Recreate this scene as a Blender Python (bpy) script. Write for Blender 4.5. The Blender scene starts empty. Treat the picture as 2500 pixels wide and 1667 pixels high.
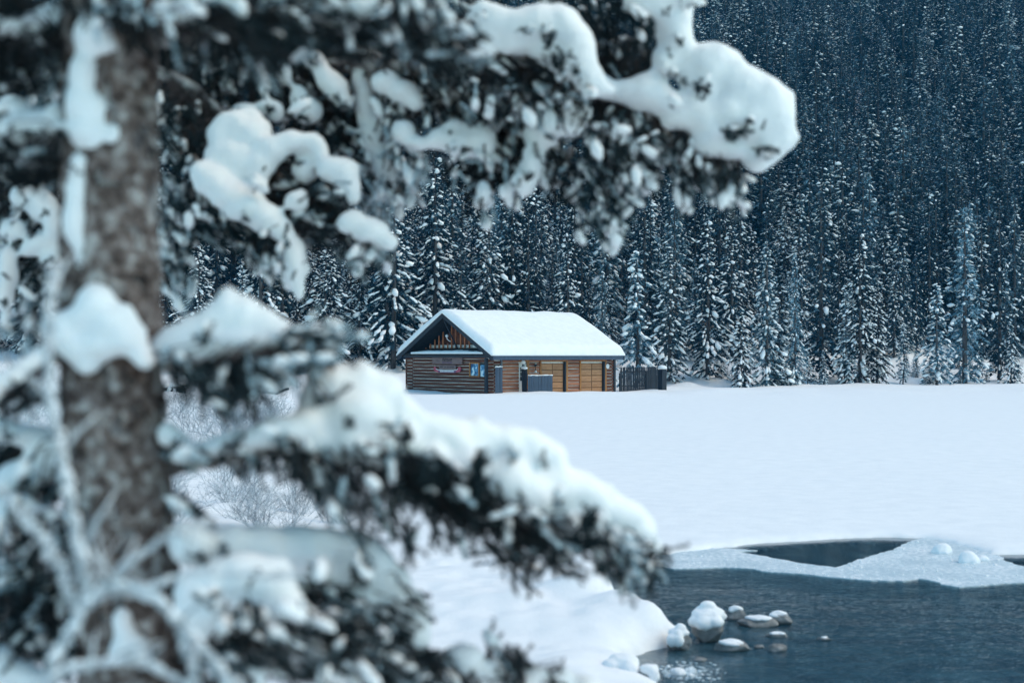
import bpy, bmesh, math, random
import numpy as np
from mathutils import Vector, Matrix

random.seed(7)
rng = np.random.default_rng(7)
scn = bpy.context.scene
COL = scn.collection
R = math.radians

# ------------------------------------------------------------------ camera, world, sun, exposure
F = 50.0 / 36.0 * 2500.0           # focal length in photo pixels
EYE = 2.9
PITCH = math.atan((865 - 833.5) / F)
cam_d = bpy.data.cameras.new("camera")
cam_d.lens = 50.0
cam_d.sensor_width = 36.0
cam_d.clip_start = 0.05
cam_d.clip_end = 3000
cam_d.dof.use_dof = True
cam_d.dof.focus_distance = 106.0
cam_d.dof.aperture_fstop = 1.9
cam = bpy.data.objects.new("camera", cam_d)
COL.objects.link(cam)
cam.location = (0, 0, EYE)
cam.rotation_euler = (R(90) + PITCH, 0, 0)
scn.camera = cam

SUN_DIR = Vector((1.0, -0.12, 0.0)).normalized()
SUN_EL = R(52)
world = bpy.data.worlds.new("World")
scn.world = world
world.use_nodes = True
wn = world.node_tree
bg = wn.nodes["Background"]
sky = wn.nodes.new("ShaderNodeTexSky")
sky.sky_type = 'NISHITA'
sky.sun_disc = False
sky.sun_elevation = SUN_EL
sky.sun_rotation = math.atan2(SUN_DIR.x, SUN_DIR.y)
sky.air_density = 1.0
sky.dust_density = 0.2
sky.ozone_density = 2.0
tint = wn.nodes.new("ShaderNodeMix")              # even white balance of the whole sky
tint.data_type = 'RGBA'
tint.blend_type = 'MULTIPLY'
tint.inputs[0].default_value = 1.0
tint.inputs[7].default_value = (0.83, 1.10, 0.95, 1)
wn.links.new(sky.outputs[0], tint.inputs[6])
wn.links.new(tint.outputs[2], bg.inputs[0])
bg.inputs[1].default_value = 0.15
sun_d = bpy.data.lights.new("sun", 'SUN')
sun_d.energy = 1.42
sun_d.angle = R(50)
sun_d.color = (1.0, 0.73, 0.46)
sun = bpy.data.objects.new("sun", sun_d)
COL.objects.link(sun)
sv = Vector((SUN_DIR.x * math.cos(SUN_EL), SUN_DIR.y * math.cos(SUN_EL), math.sin(SUN_EL)))
sun.rotation_euler = sv.to_track_quat('Z', 'Y').to_euler()
sun.location = (30, -20, 40)
scn.view_settings.view_transform = 'Standard'
scn.view_settings.look = 'None'
scn.view_settings.exposure = 0.73
scn.view_settings.gamma = 1.0
scn.view_settings.use_curve_mapping = False
scn.cycles.max_bounces = 6
scn.cycles.diffuse_bounces = 3
scn.cycles.glossy_bounces = 3
scn.cycles.transparent_max_bounces = 8
scn.cycles.caustics_reflective = False
scn.cycles.caustics_refractive = False


def P(u, v, Y):
    """World point at depth Y seen at photo pixel (u, v)."""
    dx, dy = (u - 1250) / F, -(v - 833.5) / F
    c, s = math.cos(PITCH), math.sin(PITCH)
    d = Vector((dx, c - dy * s, s + dy * c))
    return Vector((0, 0, EYE)) + d * (Y / d.y)


def G(u, v, z=0.0):
    """World point on the level z seen at photo pixel (u, v)."""
    p = P(u, v, 1.0)
    k = (z - EYE) / (p.z - EYE)
    return Vector((p.x * k, p.y * k, z))


# ------------------------------------------------------------------ helpers
class MB:
    def __init__(s):
        s.v, s.f = [], []

    def add(s, verts, faces):
        o = len(s.v)
        s.v += [tuple(p) for p in verts]
        s.f += [tuple(i + o for i in f) for f in faces]
        return s

    def box(s, x0, x1, y0, y1, z0, z1):
        return s.add([(x0, y0, z0), (x1, y0, z0), (x1, y1, z0), (x0, y1, z0),
                      (x0, y0, z1), (x1, y0, z1), (x1, y1, z1), (x0, y1, z1)],
                     [(0, 3, 2, 1), (4, 5, 6, 7), (0, 1, 5, 4), (1, 2, 6, 5), (2, 3, 7, 6), (3, 0, 4, 7)])

    def hexa(s, p):
        """Eight corners: bottom four, then top four, both counter-clockwise."""
        return s.add(p, [(0, 3, 2, 1), (4, 5, 6, 7), (0, 1, 5, 4), (1, 2, 6, 5), (2, 3, 7, 6), (3, 0, 4, 7)])

    def tube(s, pts, radii, n=8, caps=True):
        pts = [Vector(p) for p in pts]
        rings = []
        prev = None
        for i, p in enumerate(pts):
            t = (pts[min(i + 1, len(pts) - 1)] - pts[max(i - 1, 0)])
            if t.length < 1e-9:
                t = Vector((0, 0, 1))
            t.normalize()
            a = prev if prev is not None else (Vector((1, 0, 0)) if abs(t.x) < 0.8 else Vector((0, 1, 0)))
            a = (a - t * a.dot(t)).normalized()
            prev = a
            b = t.cross(a)
            r = radii[i] if hasattr(radii, '__len__') else radii
            rings.append([p + (a * math.cos(2 * math.pi * k / n) + b * math.sin(2 * math.pi * k / n)) * r for k in range(n)])
        o = len(s.v)
        for rg in rings:
            s.v += [tuple(q) for q in rg]
        for i in range(len(rings) - 1):
            for k in range(n):
                k2 = (k + 1) % n
                s.f.append((o + i * n + k, o + i * n + k2, o + (i + 1) * n + k2, o + (i + 1) * n + k))
        if caps:
            s.f.append(tuple(o + k for k in reversed(range(n))))
            s.f.append(tuple(o + (len(rings) - 1) * n + k for k in range(n)))
        return s

    def mesh(s, name, mat, smooth=False, bevel=0):
        me = bpy.data.meshes.new(name)
        me.from_pydata(s.v, [], s.f)
        me.materials.append(mat)
        if bevel:
            bm = bmesh.new()
            bm.from_mesh(me)
            bmesh.ops.bevel(bm, geom=bm.edges[:] + bm.verts[:], offset=bevel, segments=1, affect='EDGES', profile=0.5)
            bm.to_mesh(me)
            bm.free()
        if smooth:
            me.polygons.foreach_set("use_smooth", [True] * len(me.polygons))
        me.update()
        return me

    def build(s, name, mat, parent=None, smooth=False, bevel=0):
        return put(name, s.mesh(name, mat, smooth, bevel), parent)


def put(name, me, parent=None, loc=None):
    o = bpy.data.objects.new(name, me)
    COL.objects.link(o)
    if parent is not None:
        o.parent = parent
    if loc is not None:
        o.location = loc
    return o


def np_mesh(name, V, T, mats, midx=None, smooth=False):
    """Triangle mesh from numpy arrays."""
    me = bpy.data.meshes.new(name)
    V = np.asarray(V, dtype=np.float32)
    T = np.asarray(T, dtype=np.int32)
    k = T.shape[1]
    me.vertices.add(len(V))
    me.vertices.foreach_set("co", V.ravel())
    me.loops.add(T.size)
    me.loops.foreach_set("vertex_index", T.ravel())
    me.polygons.add(len(T))
    me.polygons.foreach_set("loop_start", np.arange(0, T.size, k, dtype=np.int32))
    if midx is not None:
        me.polygons.foreach_set("material_index", np.asarray(midx, dtype=np.int32))
    if smooth is not False:
        me.polygons.foreach_set("use_smooth", np.full(len(T), True) if smooth is True else smooth)
    for m in mats:
        me.materials.append(m)
    me.update(calc_edges=True)
    me.validate()
    return me


def tag(o, label=None, cat=None, group=None, kind=None):
    if label: o['label'] = label
    if cat: o['category'] = cat
    if group: o['group'] = group
    if kind: o['kind'] = kind
    return o


def empty(name, loc=(0, 0, 0), rz=0.0):
    o = bpy.data.objects.new(name, None)
    COL.objects.link(o)
    o.location = loc
    o.rotation_euler = (0, 0, rz)
    o.empty_display_size = 0.3
    return o


def hash2(i, j, s):
    n = (i.astype(np.int64) * 374761393 + j.astype(np.int64) * 668265263 + s * 1274126177) & 0x7fffffff
    n = ((n ^ (n >> 13)) * 1274126177) & 0x7fffffff
    return ((n ^ (n >> 16)) & 0xffff) / 65535.0


def vnoise(x, y, s=0):
    x = np.asarray(x, float); y = np.asarray(y, float)
    i, j = np.floor(x), np.floor(y)
    fx, fy = x - i, y - j
    fx = fx * fx * (3 - 2 * fx); fy = fy * fy * (3 - 2 * fy)
    a, b = hash2(i, j, s), hash2(i + 1, j, s)
    c, d = hash2(i, j + 1, s), hash2(i + 1, j + 1, s)
    return (a * (1 - fx) + b * fx) * (1 - fy) + (c * (1 - fx) + d * fx) * fy - 0.5


def sstep(t):
    t = np.clip(t, 0, 1)
    return t * t * (3 - 2 * t)


# ------------------------------------------------------------------ materials
def new_mat(name):
    m = bpy.data.materials.new(name)
    m.use_nodes = True
    nt = m.node_tree
    return m, nt, nt.nodes["Principled BSDF"]


def node(nt, typ, **kw):
    n = nt.nodes.new(typ)
    for k, v in kw.items():
        setattr(n, k, v)
    return n


def noise(nt, scale, detail=4.0, rough=0.55, stretch=None, coord='Object'):
    tc = node(nt, "ShaderNodeTexCoord")
    nz = node(nt, "ShaderNodeTexNoise")
    nz.inputs['Scale'].default_value = scale
    nz.inputs['Detail'].default_value = detail
    nz.inputs['Roughness'].default_value = rough
    if stretch:
        mp = node(nt, "ShaderNodeMapping")
        mp.inputs['Scale'].default_value = stretch
        nt.links.new(tc.outputs[coord], mp.inputs[0])
        nt.links.new(mp.outputs[0], nz.inputs['Vector'])
    else:
        nt.links.new(tc.outputs[coord], nz.inputs['Vector'])
    return nz


def ramp(nt, src, stops):
    r = node(nt, "ShaderNodeValToRGB")
    el = r.color_ramp.elements
    while len(el) < len(stops):
        el.new(0.5)
    for e, (p, c) in zip(el, stops):
        e.position = p
        e.color = (*c, 1) if len(c) == 3 else c
    nt.links.new(src, r.inputs[0])
    return r


def bump(nt, bsdf, src, strength, dist):
    b = node(nt, "ShaderNodeBump")
    b.inputs['Strength'].default_value = strength
    b.inputs['Distance'].default_value = dist
    nt.links.new(src, b.inputs['Height'])
    nt.links.new(b.outputs[0], bsdf.inputs['Normal'])
    return b


def noisy(name, stops, scale, rough=0.7, stretch=None, bstr=0.0, bdist=0.01, detail=5.0, spec=0.3, island=0.0, coord='Object'):
    m, nt, b = new_mat(name)
    nz = noise(nt, scale, detail, 0.6, stretch, coord)
    rp = ramp(nt, nz.outputs['Fac'], stops)
    out = rp.outputs[0]
    if island:                                  # each board, log or picket takes its own tone
        oi = node(nt, "ShaderNodeObjectInfo")
        mr = node(nt, "ShaderNodeMapRange")
        mr.inputs['To Min'].default_value = 1.0 - island
        mr.inputs['To Max'].default_value = 1.0 + island
        nt.links.new(oi.outputs['Random'], mr.inputs['Value'])
        hs = node(nt, "ShaderNodeHueSaturation")
        nt.links.new(mr.outputs[0], hs.inputs['Value'])
        nt.links.new(out, hs.inputs['Color'])
        out = hs.outputs[0]
    nt.links.new(out, b.inputs['Base Color'])
    b.inputs['Roughness'].default_value = rough
    b.inputs['Specular IOR Level'].default_value = spec
    if bstr:
        bump(nt, b, nz.outputs['Fac'], bstr, bdist)
    return m


def snow_mat(name, scale, bstr, bdist, c0=(0.80, 0.83, 0.86), c1=(0.88, 0.90, 0.92)):
    m, nt, b = new_mat(name)
    nz = noise(nt, scale, 6.0, 0.6)
    rp = ramp(nt, nz.outputs['Fac'], [(0.3, c0), (0.7, c1)])
    nt.links.new(rp.outputs[0], b.inputs['Base Color'])
    b.inputs['Roughness'].default_value = 0.9
    b.inputs['Specular IOR Level'].default_value = 0.06
    n2 = noise(nt, scale * 9, 4.0, 0.6, (1, 0.6, 1))
    ad = node(nt, "ShaderNodeMath", operation='MULTIPLY_ADD')
    nt.links.new(n2.outputs['Fac'], ad.inputs[0]); ad.inputs[1].default_value = 0.22
    nt.links.new(nz.outputs['Fac'], ad.inputs[2])
    bump(nt, b, ad.outputs[0], bstr, bdist)
    return m


M = {}
M['snow'] = snow_mat("snow_field", 2.2, 0.35, 0.06)
M['snow_fine'] = snow_mat("snow_soft", 14.0, 0.5, 0.02)
M['snow_tree'] = snow_mat("snow_on_trees", 3.0, 0.2, 0.05, (0.86, 0.89, 0.92), (0.92, 0.94, 0.96))
M['bark'] = noisy("spruce_bark", [(0.36, (0.030, 0.024, 0.025)), (0.45, (0.12, 0.105, 0.108)), (0.54, (0.26, 0.24, 0.24)), (0.66, (0.50, 0.49, 0.48))],
                  11, 0.85, (1, 1, 0.6), 0.8, 0.02, 4)
M['bark_scale'] = noisy("flaking_bark", [(0.34, (0.035, 0.024, 0.022)), (0.46, (0.13, 0.095, 0.085)), (0.56, (0.24, 0.20, 0.19)), (0.68, (0.48, 0.46, 0.45))], 26, 0.9, None, 0.6, 0.01, 3)
M['bark_far'] = noisy("distant_bark", [(0.35, (0.03, 0.025, 0.024)), (0.65, (0.13, 0.12, 0.12))], 3, 0.9, (1, 1, .4))
M['twig'] = noisy("twig_bark", [(0.35, (0.02, 0.018, 0.020)), (0.7, (0.075, 0.068, 0.072))], 30, 0.85)


def needle_mat(name, dark, mid, frost, f0, f1, scale):
    m, nt, b = new_mat(name)
    nz = noise(nt, scale, 4.0, 0.6)
    r1 = ramp(nt, nz.outputs['Fac'], [(0.35, dark), (f0, mid), (f1, frost)])
    oi = node(nt, "ShaderNodeObjectInfo")
    mr = node(nt, "ShaderNodeMapRange")
    mr.inputs['To Min'].default_value = 0.5
    mr.inputs['To Max'].default_value = 1.7
    nt.links.new(oi.outputs['Random'], mr.inputs['Value'])
    hs = node(nt, "ShaderNodeHueSaturation")
    nt.links.new(mr.outputs[0], hs.inputs['Value'])
    nt.links.new(r1.outputs[0], hs.inputs['Color'])
    nt.links.new(hs.outputs[0], b.inputs['Base Color'])
    b.inputs['Roughness'].default_value = 0.75
    b.inputs['Specular IOR Level'].default_value = 0.15
    return m


M['needle_far'] = needle_mat("spruce_foliage", (0.003, 0.009, 0.014), (0.011, 0.038, 0.058), (0.18, 0.35, 0.47), 0.54, 0.77, 2.2)  # blue cast of the light is mixed into needle and frost colours
M['needle_frost'] = needle_mat("rimed_foliage", (0.012, 0.032, 0.044), (0.065, 0.14, 0.19), (0.36, 0.53, 0.63), 0.50, 0.76, 2.2)  # white rime tinted blue to carry the cold light's cast
M['needle_mid'] = needle_mat("lightly_rimed_foliage", (0.004, 0.012, 0.018), (0.022, 0.055, 0.078), (0.22, 0.37, 0.47), 0.47, 0.75, 1.6)  # same blue light cast painted into the lighter rime
M['needle'] = needle_mat("near_needles", (0.003, 0.009, 0.012), (0.009, 0.022, 0.028), (0.06, 0.09, 0.095), 0.60, 0.9, 14)
M['needle_rime'] = needle_mat("near_rimed_needles", (0.11, 0.165, 0.19), (0.30, 0.39, 0.44), (0.55, 0.64, 0.69), 0.45, 0.7, 14)
M['rime'] = noisy("rimed_stem", [(0.35, (0.30, 0.34, 0.37)), (0.65, (0.62, 0.66, 0.70))], 18, 0.8)
M['willow'] = noisy("bare_twig", [(0.35, (0.12, 0.14, 0.17)), (0.62, (0.52, 0.58, 0.63))], 4, 0.8)
M['willow_rime'] = noisy("rimed_twig", [(0.35, (0.35, 0.40, 0.44)), (0.65, (0.7, 0.74, 0.78))], 5, 0.8)
M['rock'] = noisy("lake_rock", [(0.3, (0.09, 0.10, 0.105)), (0.55, (0.22, 0.225, 0.225)), (0.75, (0.36, 0.37, 0.37))], 7, 0.7, None, 0.6, 0.03, 8)
M['bed'] = noisy("lake_bed", [(0.35, (0.018, 0.035, 0.045)), (0.55, (0.05, 0.085, 0.10)), (0.72, (0.12, 0.16, 0.18))], 3.2, 0.8, None, 0.6, 0.05, 8)
M['log_dark'] = noisy("stained_log", [(0.3, (0.065, 0.020, 0.011)), (0.7, (0.18, 0.062, 0.032))], 5, 0.6, (.3, .3, 3), 0.3, 0.01, 6, 0.3, 0.3)
M['log_warm'] = noisy("weathered_log", [(0.3, (0.19, 0.065, 0.034)), (0.5, (0.38, 0.15, 0.08)), (0.75, (0.48, 0.26, 0.17))], 4, 0.7, (.3, .3, 3), 0.3, 0.01, 6, 0.3, 0.3)
M['chink'] = noisy("white_chinking", [(0.3, (0.62, 0.62, 0.58)), (0.7, (0.80, 0.80, 0.77))], 6, 0.8)
M['navy'] = noisy("navy_paint", [(0.3, (0.026, 0.048, 0.085)), (0.7, (0.050, 0.080, 0.130))], 4, 0.55, (2, 2, .4), 0.1, 0.004, 5, 0.4, 0.12)
M['navy_dark'] = noisy("dark_navy_paint", [(0.3, (0.010, 0.015, 0.024)), (0.7, (0.022, 0.030, 0.044))], 4, 0.6, (2, 2, .4), 0.1, 0.004, 5, 0.3, 0.15)
M['black_wood'] = noisy("dark_boards", [(0.3, (0.010, 0.010, 0.011)), (0.7, (0.026, 0.025, 0.026))], 4, 0.8)
M['door'] = noisy("varnished_cedar", [(0.3, (0.29, 0.125, 0.048)), (0.55, (0.44, 0.21, 0.095)), (0.8, (0.52, 0.30, 0.155))], 3.5, 0.5, (.4, .4, 3), 0.1, 0.004, 6, 0.4, 0.14)
M['door_groove'] = noisy("door_groove", [(0.3, (0.12, 0.055, 0.02)), (0.7, (0.20, 0.10, 0.04))], 4, 0.7)
M['cedar_trim'] = noisy("cedar_trim", [(0.3, (0.28, 0.11, 0.03)), (0.7, (0.50, 0.23, 0.075))], 4, 0.6, (3, 3, .4), 0.1, 0.004, 5, 0.3, 0.2)
M['paling'] = noisy("peeled_pole", [(0.3, (0.30, 0.09, 0.035)), (0.7, (0.55, 0.21, 0.09))], 5, 0.6, (3, 3, .5), 0.1, 0.004, 5, 0.3, 0.2)
M['sign_wood'] = noisy("weathered_sign_board", [(0.3, (0.13, 0.085, 0.085)), (0.7, (0.27, 0.19, 0.185))], 5, 0.8, (.4, .4, 5), 0.3, 0.006)
M['canoe_red'] = noisy("faded_red_paint", [(0.3, (0.30, 0.045, 0.075)), (0.7, (0.48, 0.10, 0.14))], 3, 0.6)
M['canoe_band'] = noisy("plum_band", [(0.3, (0.10, 0.06, 0.13)), (0.7, (0.16, 0.10, 0.19))], 4, 0.6)
M['white'] = noisy("white_paint", [(0.3, (0.68, 0.70, 0.72)), (0.7, (0.82, 0.83, 0.84))], 5, 0.5)
M['ink'] = noisy("dark_lettering", [(0.3, (0.018, 0.012, 0.016)), (0.7, (0.030, 0.02, 0.026))], 5, 0.6)
M['grey_wood'] = noisy("grey_board", [(0.3, (0.10, 0.12, 0.14)), (0.7, (0.20, 0.22, 0.25))], 4, 0.8, (3, 3, .5))
m, nt, b = new_mat("dark_glass")
b.inputs['Base Color'].default_value = (0.02, 0.03, 0.04, 1)
b.inputs['Roughness'].default_value = 0.08
M['glass'] = m
M['poster'] = noisy("blue_poster", [(0.38, (0.01, 0.06, 0.17)), (0.5, (0.03, 0.22, 0.42)), (0.62, (0.55, 0.72, 0.80))], 2.6, 0.35, None, 0, 0.01, 2.0)

# lake ice: grey-blue with grains of snow lying on it
m, nt, b = new_mat("lake_ice")
n1 = noise(nt, 16, 3, 0.5)
n2 = noise(nt, 1.3, 4, 0.55)
ad = node(nt, "ShaderNodeMath", operation='MULTIPLY_ADD')
nt.links.new(n2.outputs['Fac'], ad.inputs[0]); ad.inputs[1].default_value = 0.55
nt.links.new(n1.outputs['Fac'], ad.inputs[2])
rp = ramp(nt, ad.outputs[0], [(0.60, (0.46, 0.57, 0.63)), (0.80, (0.60, 0.69, 0.74)), (0.93, (0.84, 0.88, 0.91))])
nt.links.new(rp.outputs[0], b.inputs['Base Color'])
b.inputs['Roughness'].default_value = 0.45
bump(nt, b, n1.outputs['Fac'], 0.3, 0.02)
M['ice'] = m

# lake water: Fresnel reflection over a tinted, see-through body
m, nt, b = new_mat("lake_water")
nt.nodes.remove(b)
out = nt.nodes["Material Output"]
tr = node(nt, "ShaderNodeBsdfTransparent"); tr.inputs[0].default_value = (0.09, 0.42, 0.60, 1)
gl = node(nt, "ShaderNodeBsdfGlossy"); gl.inputs['Roughness'].default_value = 0.03
gl.inputs['Color'].default_value = (1, 1, 1, 1)
df = node(nt, "ShaderNodeBsdfDiffuse"); df.inputs['Color'].default_value = (0.016, 0.075, 0.125, 1)   # rock flour in the water
sn_ = noise(nt, 2.6, 5.0, 0.62, (0.8, 1.0, 1))
sr_ = ramp(nt, sn_.outputs['Fac'], [(0.36, (0.013, 0.050, 0.080)), (0.52, (0.028, 0.085, 0.122)), (0.68, (0.066, 0.145, 0.185))])
nt.links.new(sr_.outputs[0], df.inputs['Color'])
bodymx = node(nt, "ShaderNodeMixShader"); bodymx.inputs[0].default_value = 0.62
nt.links.new(tr.outputs[0], bodymx.inputs[1]); nt.links.new(df.outputs[0], bodymx.inputs[2])
fr = node(nt, "ShaderNodeFresnel"); fr.inputs['IOR'].default_value = 1.333
mx = node(nt, "ShaderNodeMixShader")
nz = noise(nt, 13.0, 3.0, 0.55, (0.7, 1.2, 1))
nzb = noise(nt, 2.0, 2.0, 0.5, (0.8, 1.2, 1))
ad = node(nt, "ShaderNodeMath", operation='MULTIPLY_ADD')
nt.links.new(nzb.outputs['Fac'], ad.inputs[0]); ad.inputs[1].default_value = 1.2
nt.links.new(nz.outputs['Fac'], ad.inputs[2])
bp = node(nt, "ShaderNodeBump"); bp.inputs['Strength'].default_value = 0.8; bp.inputs['Distance'].default_value = 0.010
nt.links.new(ad.outputs[0], bp.inputs['Height'])
nt.links.new(bp.outputs[0], gl.inputs['Normal']); nt.links.new(bp.outputs[0], fr.inputs['Normal'])
nt.links.new(fr.outputs[0], mx.inputs[0]); nt.links.new(bodymx.outputs[0], mx.inputs[1]); nt.links.new(gl.outputs[0], mx.inputs[2])
nt.links.new(mx.outputs[0], out.inputs['Surface'])
M['water'] = m
mc = m.copy(); mc.name = "calm_water"
for n_ in mc.node_tree.nodes:
    if n_.bl_idname == "ShaderNodeBump":
        n_.inputs['Distance'].default_value = 0.0022
M['water_calm'] = mc

# ------------------------------------------------------------------ terrain
LAKE = 0.05
far_px = [(1400, 1392), (1480, 1372), (1560, 1360), (1650, 1343), (1700, 1337), (1745, 1331), (1805, 1326), (1860, 1318), (1960, 1313), (2030, 1308), (2090, 1305),
          (2180, 1304), (2255, 1306), (2330, 1322), (2420, 1346), (2470, 1345), (2560, 1345), (2760, 1340), (3000, 1330)]
near_px = [(1612, 1667), (1602, 1655), (1588, 1640), (1563, 1628), (1545, 1614), (1505, 1603), (1540, 1592), (1590, 1574), (1630, 1565), (1652, 1552)]
back_px = [(1660, 1538), (1630, 1510), (1585, 1495), (1548, 1478), (1530, 1462), (1500, 1440), (1470, 1428), (1430, 1415)]
poly = [G(u, v, LAKE) for u, v in far_px]
poly += [Vector((14, 11.5, 0)), Vector((14, 7.5, 0)), Vector((1.9, 7.5, 0)), Vector((1.45, 11.5, 0))]
poly += [G(u, v, 0.05) for u, v in near_px]
poly += [G(u, v, 0.20) for u, v in back_px]
WPOLY = np.array([(p.x, p.y) for p in poly])


def poly_sd(x, y, pl):
    """Signed distance to a polygon, negative inside."""
    x = np.asarray(x, float); y = np.asarray(y, float)
    d = np.full(x.shape, 1e9)
    ins = np.zeros(x.shape, bool)
    n = len(pl)
    for i in range(n):
        ax, ay = pl[i]; bx, by = pl[(i + 1) % n]
        ex, ey = bx - ax, by - ay
        t = np.clip(((x - ax) * ex + (y - ay) * ey) / (ex * ex + ey * ey + 1e-12), 0, 1)
        d = np.minimum(d, np.hypot(x - ax - t * ex, y - ay - t * ey))
        c = ((ay > y) != (by > y)) & (x < (bx - ax) * (y - ay) / (by - ay + 1e-12) + ax)
        ins ^= c
    return np.where(ins, -d, d)


MOUNDS = [(P(1490, 1420, 16.4), 0.22, 0.45), (P(1563, 1475, 15.2), 0.24, 0.38), (P(1635, 1520, 14.35), 0.16, 0.34), (P(1440, 1440, 15.9), 0.22, 0.5),
          (P(1590, 1520, 14.6), 0.12, 0.5), (P(1380, 1400, 17.5), 0.2, 0.7), (P(1500, 1500, 15.0), 0.08, 0.35),
          (P(1300, 1450, 15.5), 0.12, 0.8), (P(1420, 1540, 14.3), 0.10, 0.6)]


def yb(x):
    return np.clip(124 + 0.50 * (np.asarray(x, float) + 8), 121, 158) + 2.2 * vnoise(np.asarray(x, float) / 9, np.zeros_like(np.asarray(x, float)), 5) + 3.0 * vnoise(np.asarray(x, float) / 21, np.zeros_like(np.asarray(x, float)), 9)


def ground(x, y, fine=True):
    x = np.asarray(x, float); y = np.asarray(y, float)
    z = np.full(np.broadcast(x, y).shape, LAKE)
    z = z + 0.05 * vnoise(x / 6, y / 4, 1) + 0.025 * vnoise(x / 1.7, y / 1.3, 2)
    # left shore
    edge = -2.2 - np.clip(y - 22, 0, 80) * 0.16
    sh = sstep((edge - x) / 2.5) * sstep((y - 12) / 6)
    z = z + sh * (0.30 + 0.35 * vnoise(x / 3.1, y / 3.1, 3) + 0.18 * vnoise(x / 1.1, y / 1.1, 4)) + sstep((edge - x - 3) / 14) * sstep((y - 25) / 30) * 0.5
    # near bank under the photographer
    nb = 1.25 * (1 - sstep((y - 4.0) / 7.2))
    nb = nb * (1 + 0.15 * vnoise(x / 1.5, y / 1.5, 8))
    z = z + nb
    z = z + 0.07 * (1 - sstep((y - 13) / 5.5)) * sstep((2.3 - x) / 1.2) * sstep((y - 9) / 3)
    for c, h, r in MOUNDS:
        z = z + h * np.exp(-((x - c.x) ** 2 + (y - c.y) ** 2) / (r * r))
    z = z + (0.09 * vnoise(x / 0.55, y / 0.55, 11) + 0.04 * vnoise(x / 0.2, y / 0.2, 12)) * (y < 20) * (x > -4)
    # far shore bank and the mountain side
    d = y - yb(x)
    z = z + 1.9 * sstep((d + 7) / 14) + (1.0 * vnoise(x / 4, y / 4, 6) + 0.4 * vnoise(x / 1.6, y / 1.6, 16)) * sstep((d + 10) / 5)
    dd = np.maximum(d - 6, 0)
    z = z + 0.50 * dd * dd / (dd + 14) + 2.5 * vnoise(x / 28, y / 28, 7) * sstep(dd / 30)
    z = z + (0.34 * vnoise(x / 5.5, y / 5, 41) + 0.16 * vnoise(x / 1.9, y / 2.2, 42)) * sstep((y - 97) / 7) * sstep((np.abs(x - 1) - 0) / 3 + 0.45)
    # snow drift heaped along the cabin foot
    z = z + 0.10 * np.exp(-((x - 1) / 9) ** 2 - ((y - 104) / 6) ** 2)
    if fine:
        near = (y < 36) & (x > -14) & (x < 40)
        sd = np.full(z.shape, 9.0)
        if near.any():
            xx, yy = np.broadcast_to(x, z.shape)[near], np.broadcast_to(y, z.shape)[near]
            s = poly_sd(xx, yy, WPOLY)
            s = s + 0.10 * vnoise(xx / 0.45, yy / 0.45, 21) + 0.05 * vnoise(xx / 0.16, yy / 0.16, 22)
            sd[near] = s
        lip = np.where(y > 17.6, 0.05, 0.09)
        up = z + lip
        rise = 1 - np.exp(-np.maximum(sd, 0) / 0.13)
        zo = -0.05 + (up + 0.05) * (0.35 + 0.65 * rise)
        zo = np.where(sd > 3, z + lip * np.clip((8 - sd) / 5, 0, 1), zo)
        zi = np.maximum(-0.6, 0.0 + sd * 1.5)
        zi = np.minimum(zi, -0.05)
        z = np.where(sd > 0, zo, zi)
    return z


def gz(x, y):
    return float(ground(np.array([x]), np.array([y]))[0])


def spaced(a, fine0, fine1, step, b, grow):
    out = list(np.arange(fine0, fine1, step))
    s, p = step, fine1
    while p < b:
        out.append(p); s *= grow; p += s
    s, p = step, fine0
    left = []
    while p > a:
        s *= grow; p -= s; left.append(p)
    return np.array(left[::-1] + out)


gx = spaced(-340, -2.0, 9.0, 0.065, 340, 1.045)
gy = np.concatenate([spaced(-14, 12.0, 24.0, 0.065, 100, 1.022), np.arange(101.5, 175, 1.3), np.arange(176, 470, 5.0)])
X, Yg = np.meshgrid(gx, gy)
Z = ground(X, Yg)
nx, ny = len(gx), len(gy)
V = np.stack([X.ravel(), Yg.ravel(), Z.ravel()], 1)
idx = np.arange(nx * ny).reshape(ny, nx)
Q = np.stack([idx[:-1, :-1], idx[:-1, 1:], idx[1:, 1:], idx[1:, :-1]], -1).reshape(-1, 4)
qz = V[Q].mean(1)
under = (V[Q][:, :, 2].max(1) < -0.04) & (qz[:, 1] < 30)
snow_ground = put("snow_ground", np_mesh("snow_ground", V, Q, [M['snow'], M['bed']], under.astype(int), smooth=True))
tag(snow_ground, kind='structure')

# water sheet and ice sheet
wb = MB()
ysp = G(1800, 1384, 0).y
wb.add([(0.2, 6.5, 0), (26, 6.5, 0), (26, ysp, 0), (0.2, ysp, 0)], [(0, 1, 2, 3)])
tag(wb.build("water", M['water']), kind='structure')
wb = MB().add([(0.2, ysp, 0), (26, ysp, 0), (26, 24.5, 0), (0.2, 24.5, 0)], [(0, 1, 2, 3)])      # sheltered pool behind the ice
tag(wb.build("water", M['water_calm']), kind='structure')


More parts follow.
